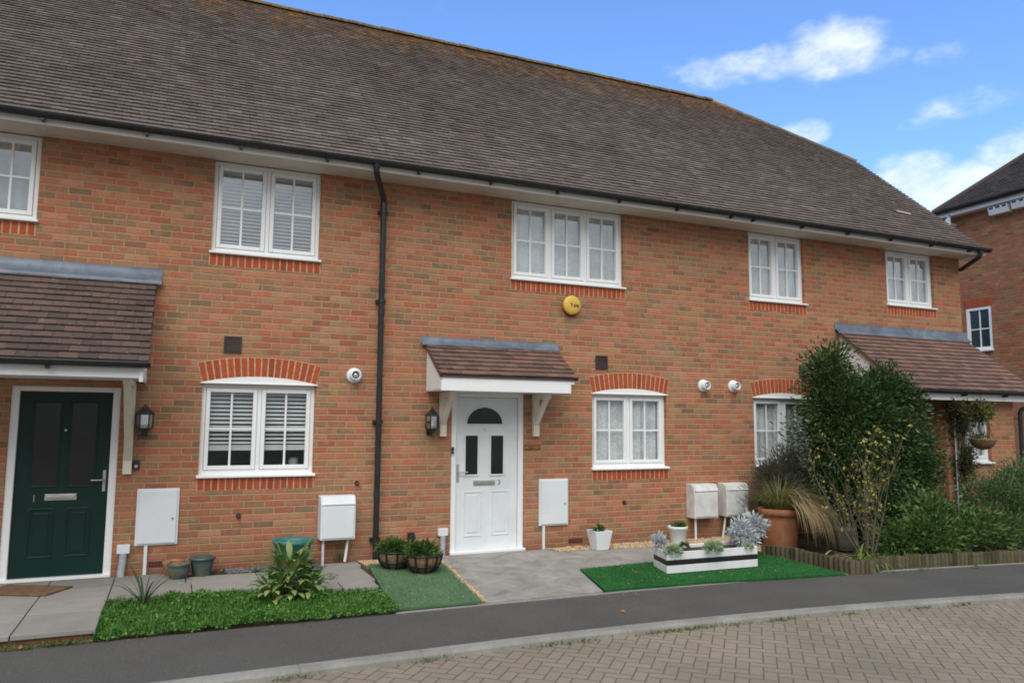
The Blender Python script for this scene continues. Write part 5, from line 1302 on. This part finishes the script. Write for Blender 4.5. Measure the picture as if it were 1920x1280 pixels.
weeds('weeds', [(x, kerbl(x) - .105, ROADZ) for x in (1.9, 2.9, 3.2, 3.9, 4.1, 4.3, 4.4, 4.75, 5.2, 5.35, 6.1, 6.9, 7.4, 8.3, 9.0, .9)], 900, .018, .10)
weeds('weeds', [(-1.6 + .12 * i, -2.25, -.105) for i in range(10)] + [(-.7, -2.25, -.1)], 700, .035, .07)
weeds('weeds', [(.55, -.25, 0.0), (1.35, -.6, .0), (.9, -.28, .0), (1.6, -.98, .0), (1.85, -.08, .03), (1.87, -.1, .06), (1.82, -.08, .05), (8.3, -2.6, -.1), (9.1, -2.72, -.1)], 420, .05, .03)
def pile(turf, poly_, n, m):
    q_ = []
    bx = [min(a[0] for a in poly_), max(a[0] for a in poly_), min(a[1] for a in poly_), max(a[1] for a in poly_)]
    while len(q_) < n:
        x, y = R.uniform(bx[0], bx[1]), R.uniform(bx[2], bx[3])
        if in_poly(x, y, poly_): q_.append((x, y, gz(y) + .010))
    q_ = np.array(q_); leaf_mesh('pile', q_, NR.normal(size=q_.shape) * np.array([.5, .5, .1]) + np.array([0, 0, 1.0]), .020, .14, m, turf, kind='stuff')
L_turf1 = leaf_mat('dull_pile', [(0, (0.15, 0.27, 0.15)), (0.6, (0.24, 0.38, 0.22)), (1, (0.30, 0.42, 0.27))], rough=.8)
L_turf2 = leaf_mat('bright_pile', [(0, (0.022, 0.15, 0.04)), (0.6, (0.05, 0.27, 0.07)), (1, (0.12, 0.34, 0.11))], rough=.7)
pile(tl, [(2.12, -.35), (1.92, -2.20), (2.81, -2.20), (2.96, -.62), (2.9, -.35)], 16000, L_turf1)
pile(tr_, [(4.36, -1.28), (4.14, -2.21), (4.6, -2.225), (5.4, -2.27), (6.2, -2.35), (7.23, -2.46), (7.12, -1.11)], 26000, L_turf2)
# bits of dry litter blown onto the bright turf and the path edge
q_ = np.array([(R.uniform(4.3, 7.1), R.uniform(-2.15, -1.3), 0) for _ in range(60)] + [(R.uniform(-2, 9), 0, 0) for _ in range(70)])
for i in range(len(q_)): q_[i, 1] = q_[i, 1] if i < 60 else (seam(q_[i, 0]) - abs(R.gauss(0, .05)) - .03 if i % 2 else kerbl(q_[i, 0]) - .11 - abs(R.gauss(0, .06))); q_[i, 2] = gz(q_[i, 1]) + .02 if i < 60 else (-.098 if i % 2 else ROADZ + .004)
leaf_mesh('leaf_litter', q_, NR.normal(size=q_.shape) * np.array([1, 1, .12]), .026, .6, L_dead, kind='stuff')
# fallen leaves
for (x, y, z, lb) in [(.12, -1.9, .09, 'orange fallen leaf on the ground cover'), (-.95, -2.3, -.075, 'yellow fallen leaf at the foot of the patio step'), (3.93, -2.95, -.105, 'pale fallen leaf on the tarmac footpath'),
                      (4.13, kerbl(4.13) - .16, ROADZ + .02, 'red fallen leaf by the kerb weeds'), (4.5, -2.1, -.06, 'brown fallen leaf on the front corner of the bright turf'), (5.85, -2.12, -.065, 'small yellow leaf on the turf in front of the planter'), (7.0, -1.7, -.04, 'yellow leaf on the turf right of the planter')]:
    P_ = np.array([(x, y, z)]); o = leaf_mesh('fallen_leaf', P_, np.array([[R.uniform(-1, 1), .6, .1]]), np.array([.055]), .7, L_dead, loc=(x, y, z)); tag(o, lb, 'leaf', 'scattered fallen leaves')

# ------------------------------------------------------------------ garden objects
def pot(name, label, c, prof, m, n=28, z=None, group=None, fill=None, cat='plant pot'):
    e_ = empty(name, (c[0], c[1], z), label, cat, group); b_ = MB(); b_.lathe([(r, h + z) for r, h in prof], (c[0], c[1], 0), n); b_.build('pot', m, e_)
    if fill: r, h, mm = fill; s_ = MB(); s_.lathe([(r, h + z), (r * .5, h + z + .01), (0, h + z + .012)], (c[0], c[1], 0), n); s_.build('soil', mm, e_)
    return e_
pot('grey_pot', 'dull grey pot half hidden behind the bare shrub', (8.45, -1.30), [(.11, 0), (.115, .01), (.15, .26), (.155, .30), (.14, .30), (.12, .22), (0, .2)], M_slatepot, z=-.05, fill=(.13, .24, M_soil))
pot('teal_tub', 'large teal plastic tub standing behind the variegated plant', (1.27, -.42), [(.15, 0), (.155, .01), (.195, .30), (.215, .305), (.22, .345), (.205, .35), (.19, .30), (.14, .06), (0, .06)], M_teal, z=0.0, fill=(.18, .26, M_soil), cat='tub')
pot('glazed_pot', 'small dark glazed pot with a clay saucer inside, left of two', (.13, -.36), [(.07, 0), (.085, .01), (.112, .10), (.108, .13), (.118, .14), (.118, .155), (.105, .155), (.1, .12), (0, .11)], M_glazed, z=0.0, group='small glazed pots by the wall', fill=(.098, .142, M_coir))
pot('glazed_pot', 'taller dark glazed pot with a brown rim, right of two', (.36, -.26), [(.085, 0), (.09, .01), (.115, .13), (.118, .165), (.135, .17), (.135, .19), (.115, .19), (.105, .14), (0, .12)], M_glazed, z=0.0, group='small glazed pots by the wall', fill=(.105, .16, M_soil))
pot('clay_pot', 'low orange clay pot half hidden behind the glazed pots', (.08, -.17), [(.07, 0), (.10, .10), (.112, .13), (.112, .155), (.098, .155), (.09, .1), (0, .1)], M_terr, z=0.0, fill=(.09, .13, M_soil))
# white tapered square pot
e_ = empty('square_pot', (5.18, -.33, 0), 'white square tapered pot standing on the gravel by the wall', 'plant pot')
def frustum(mb, cx, cy, z0, z1, a, b_, wall=.014):
    def sq(r, z): return [(cx - r, cy - r, z), (cx + r, cy - r, z), (cx + r, cy + r, z), (cx - r, cy + r, z)]
    V = sq(a, z0) + sq(b_, z1) + sq(b_ - wall, z1) + sq(b_ - wall - .01, z1 - .04)
    F = [(3, 2, 1, 0)]
    for k_ in range(3):
        for i in range(4): F.append((k_ * 4 + i, k_ * 4 + (i + 1) % 4, k_ * 4 + 4 + (i + 1) % 4, k_ * 4 + 4 + i))
    F.append((12, 13, 14, 15)); mb.add(V, F)
b_ = MB(); frustum(b_, 5.18, -.33, 0, .245, .085, .125); b_.build('pot', M_box, e_, bevel=.004)
P_, D_ = clumps([((5.18, -.33, .24), (.08, .08, .03), 1)], 12, 16, .03, .0); leaf_mesh('plant', P_, D_, .045, .4, L_dark, e_)
# white round pot
e_ = pot('white_pot', 'white round pot with a grey-green cushion plant behind the planter', (6.42, -.32), [(.09, 0), (.095, .01), (.125, .20), (.138, .205), (.138, .24), (.128, .24), (.115, .2), (0, .19)], M_box, z=0.0, fill=(.12, .2, M_soil))
P_, D_ = clumps([((6.45, -.32, .24), (.09, .09, .03), 1)], 26, 26, .03, .1); leaf_mesh('plant', P_, D_, .03, .5, L_mid, e_)
# basket planters
def basket(c, z, label):
    e_ = empty('basket_planter', (c[0], c[1], z), label, 'planter', 'black wrought basket planters on the faded turf'); b_ = MB(); pr_ = [(.10, .015), (.145, .05), (.18, .11), (.20, .19), (.19, .195), (.16, .12), (0, .1)]
    b_.lathe([(r, h + z) for r, h in pr_], (c[0], c[1], 0), 26); b_.build('coir_liner', M_coir, e_)
    f_ = MB()
    for k_ in range(10):
        a = 2 * pi * k_ / 10 + .2; f_.tube([(c[0] + (r + .006) * cos(a), c[1] + (r + .006) * sin(a), h + z) for r, h in [(.10, .008), (.147, .045), (.183, .105), (.203, .19), (.212, .205)]], .011, 6)
    for r, h in ((.10, .008), (.206, .195), (.17, .08)):
        f_.tube([(c[0] + r * cos(2 * pi * i / 24), c[1] + r * sin(2 * pi * i / 24), h + z) for i in range(25)], .010, 6)
    f_.build('frame', M_black, e_)
    s_ = MB(); s_.lathe([(.185, z + .175), (0, z + .18)], (c[0], c[1], 0), 20); s_.build('soil', M_soil, e_)
    P_, D_ = clumps([((c[0] - .02, c[1], z + .235), (.16, .15, .055), 1)], 60, 34, .035, .1); D_[:, 2] += .4; leaf_mesh('plant', P_, D_, .045, .35, L_mid, e_)
basket((2.36, -.62), gz(-.62) + .014, 'black basket planter of green trailing plants, rear one against the wall')
basket((2.61, -.90), gz(-.9) + .014, 'black basket planter of green trailing plants, front one beside the gravel strip')
# white trough planter
e_ = empty('trough_planter', (5.85, -1.62, -.05), 'long white wooden trough planter with a black band', 'planter')
zb, zt = -.045, .185
P0, P1, P2, P3 = (5.185, -1.83), (6.45, -1.85), (6.60, -1.42), (5.30, -1.40)   # front left, front right, back right, back left
def wallseg(mb, A, B, z0, z1, th=.018, out=0.0):
    A, B = Vector((*A, 0)), Vector((*B, 0)); d = (B - A).normalized(); n_ = Vector((d.y, -d.x, 0)); A = A + n_ * out; B = B + n_ * out
    q_ = [A, B, B - n_ * th, A - n_ * th]; mb.prism([(v_.x, v_.y) for v_ in q_], 'z', z0, z1)
b_ = MB()
for A, B in ((P0, P1), (P1, P2), (P2, P3), (P3, P0)): wallseg(b_, A, B, zb + .004, zt)
for A, B in ((P0, P1), (P1, P2), (P2, P3), (P3, P0)): wallseg(b_, A, B, zb, zb + .085, out=.008); wallseg(b_, A, B, zb + .145, zt + .003, out=.008)
b_.build('boards', M_whitewood := mat('white_painted_wood', (0.74, 0.75, 0.77), .5, var=.06, vscale=8), e_, bevel=.003)
b_ = MB(); 
wallseg(b_, P0, P1, zb + .087, zb + .143, th=.006, out=.0055); wallseg(b_, P3, P0, zb + .087, zb + .143, th=.006, out=.0055); b_.build('black_band', M_ink, e_)
b_ = MB(); b_.prism([(5.21, -1.81), (6.43, -1.83), (6.58, -1.44), (5.31, -1.42)], 'z', zb + .01, zt - .035); b_.build('soil', M_soil, e_)
def rosette(c, r, m, label, name='rosette_plant', n=60, grp='pale green rosettes in the trough'):
    e_ = empty(name, c, label, 'plant', grp); N = n * 8; d = NR.normal(size=(N, 3)); d /= np.linalg.norm(d, axis=1, keepdims=True); d[:, 2] = np.abs(d[:, 2]) * .9 - .1
    P_ = np.array(c) + d * r * NR.uniform(.45, .8, (N, 1)); leaf_mesh('leaves', P_, d + NR.normal(size=(N, 3)) * .2, r * .42, .4, m, e_)
rosette((5.27, -1.83, .185), .105, L_pale, 'pale green rosette hanging over the left front corner of the trough')
rosette((5.80, -1.86, .19), .115, L_pale, 'pale green rosette hanging over the middle of the trough front')
rosette((6.32, -1.84, .175), .075, L_pale, 'small green rosette near the right end of the trough', n=30)
rosette((5.60, -1.58, .185), .075, L_mid, 'small dark green tuft inside the trough between the rosettes', n=30, name='tuft_plant', grp=None)
rosette((6.05, -1.62, .185), .07, L_pale, 'small pale tuft inside the trough right of the middle', n=24, name='tuft_plant', grp=None)
def silver(c, r, label, stem=None):
    e_ = empty('silver_plant', (c[0], c[1], c[2] - r), label, 'plant', 'silver leaved plants around the trough'); P_, D_ = clumps([(c, (r, r * .8, r), 1)], 46, 20, r * .16, .25); leaf_mesh('leaves', P_, D_, r * .34, .34, L_silver, e_)
    s_ = MB(); bz = stem if stem is not None else .14
    for k_ in range(5): s_.tube([(c[0] + R.uniform(-.02, .02), c[1] + R.uniform(-.02, .02), bz), (c[0] + R.uniform(-.5, .5) * r, c[1] + R.uniform(-.4, .4) * r, c[2])], .005, 5)
    s_.build('stems', L_silver, e_)
silver((5.30, -1.52, .27), .095, 'silver leaved plant at the left end of the trough')
silver((6.42, -1.60, .33), .17, 'silver leaved plant at the right end of the trough')
silver((6.80, -1.42, .36), .16, 'silver leaved plant standing on the ground right of the trough', stem=-.05)
# doormat
e = MB(); A = Vector((-1.40, -.15)); ax = Vector((.61, -.32)).normalized(); ay = Vector((-ax.y, ax.x)) * -1
q_ = [A, A + ax * .66, A + ax * .66 + ay * .40, A + ay * .40]
e.prism([(v_.x, v_.y) for v_ in q_], 'z', .003, .018); o = e.build('doormat', M_mat, loc=(-1.2, -.5, 0), bevel=.004); tag(o, 'brown coir doormat lying askew in front of the green door', 'doormat')
# log roll edging
e_ = empty('log_edging', (8.2, -2.4, -.1), 'low weathered log roll edging between the turf, path and shrubs', 'garden edging')
b_ = MB(); path_ = [(7.06, -1.28), (7.18, -1.5), (7.34, -2.44), (7.6, -2.475)] + [(7.6 + .3 * i, seam(7.6 + .3 * i) + .06) for i in range(1, 14)]
pts_ = []; 
for (xa, ya), (xb, yb) in zip(path_, path_[1:]):
    L_ = math.hypot(xb - xa, yb - ya); n_ = max(1, round(L_ / .066))
    for i in range(n_): pts_.append((xa + (xb - xa) * i / n_, ya + (yb - ya) * i / n_))
for x, y in pts_:
    h = gz(y) + .155 + R.uniform(-.008, .01) - max(0, (y + 1.6)) * .1; r = .031 + R.uniform(-.002, .002); lean = R.uniform(-.006, .006); b_.tube([(x, y, -.16), (x + lean, y, h - .006), (x + lean, y, h)], [r, r, r * .8], 9, smooth=True)
b_.build('logs', M_log, e_)
w_ = MB()
for dz in (.05, .11): w_.tube([(x, y + .034, gz(y) + dz) for x, y in pts_[::3]], .003, 4)
w_.build('wire', M_metal, e_)
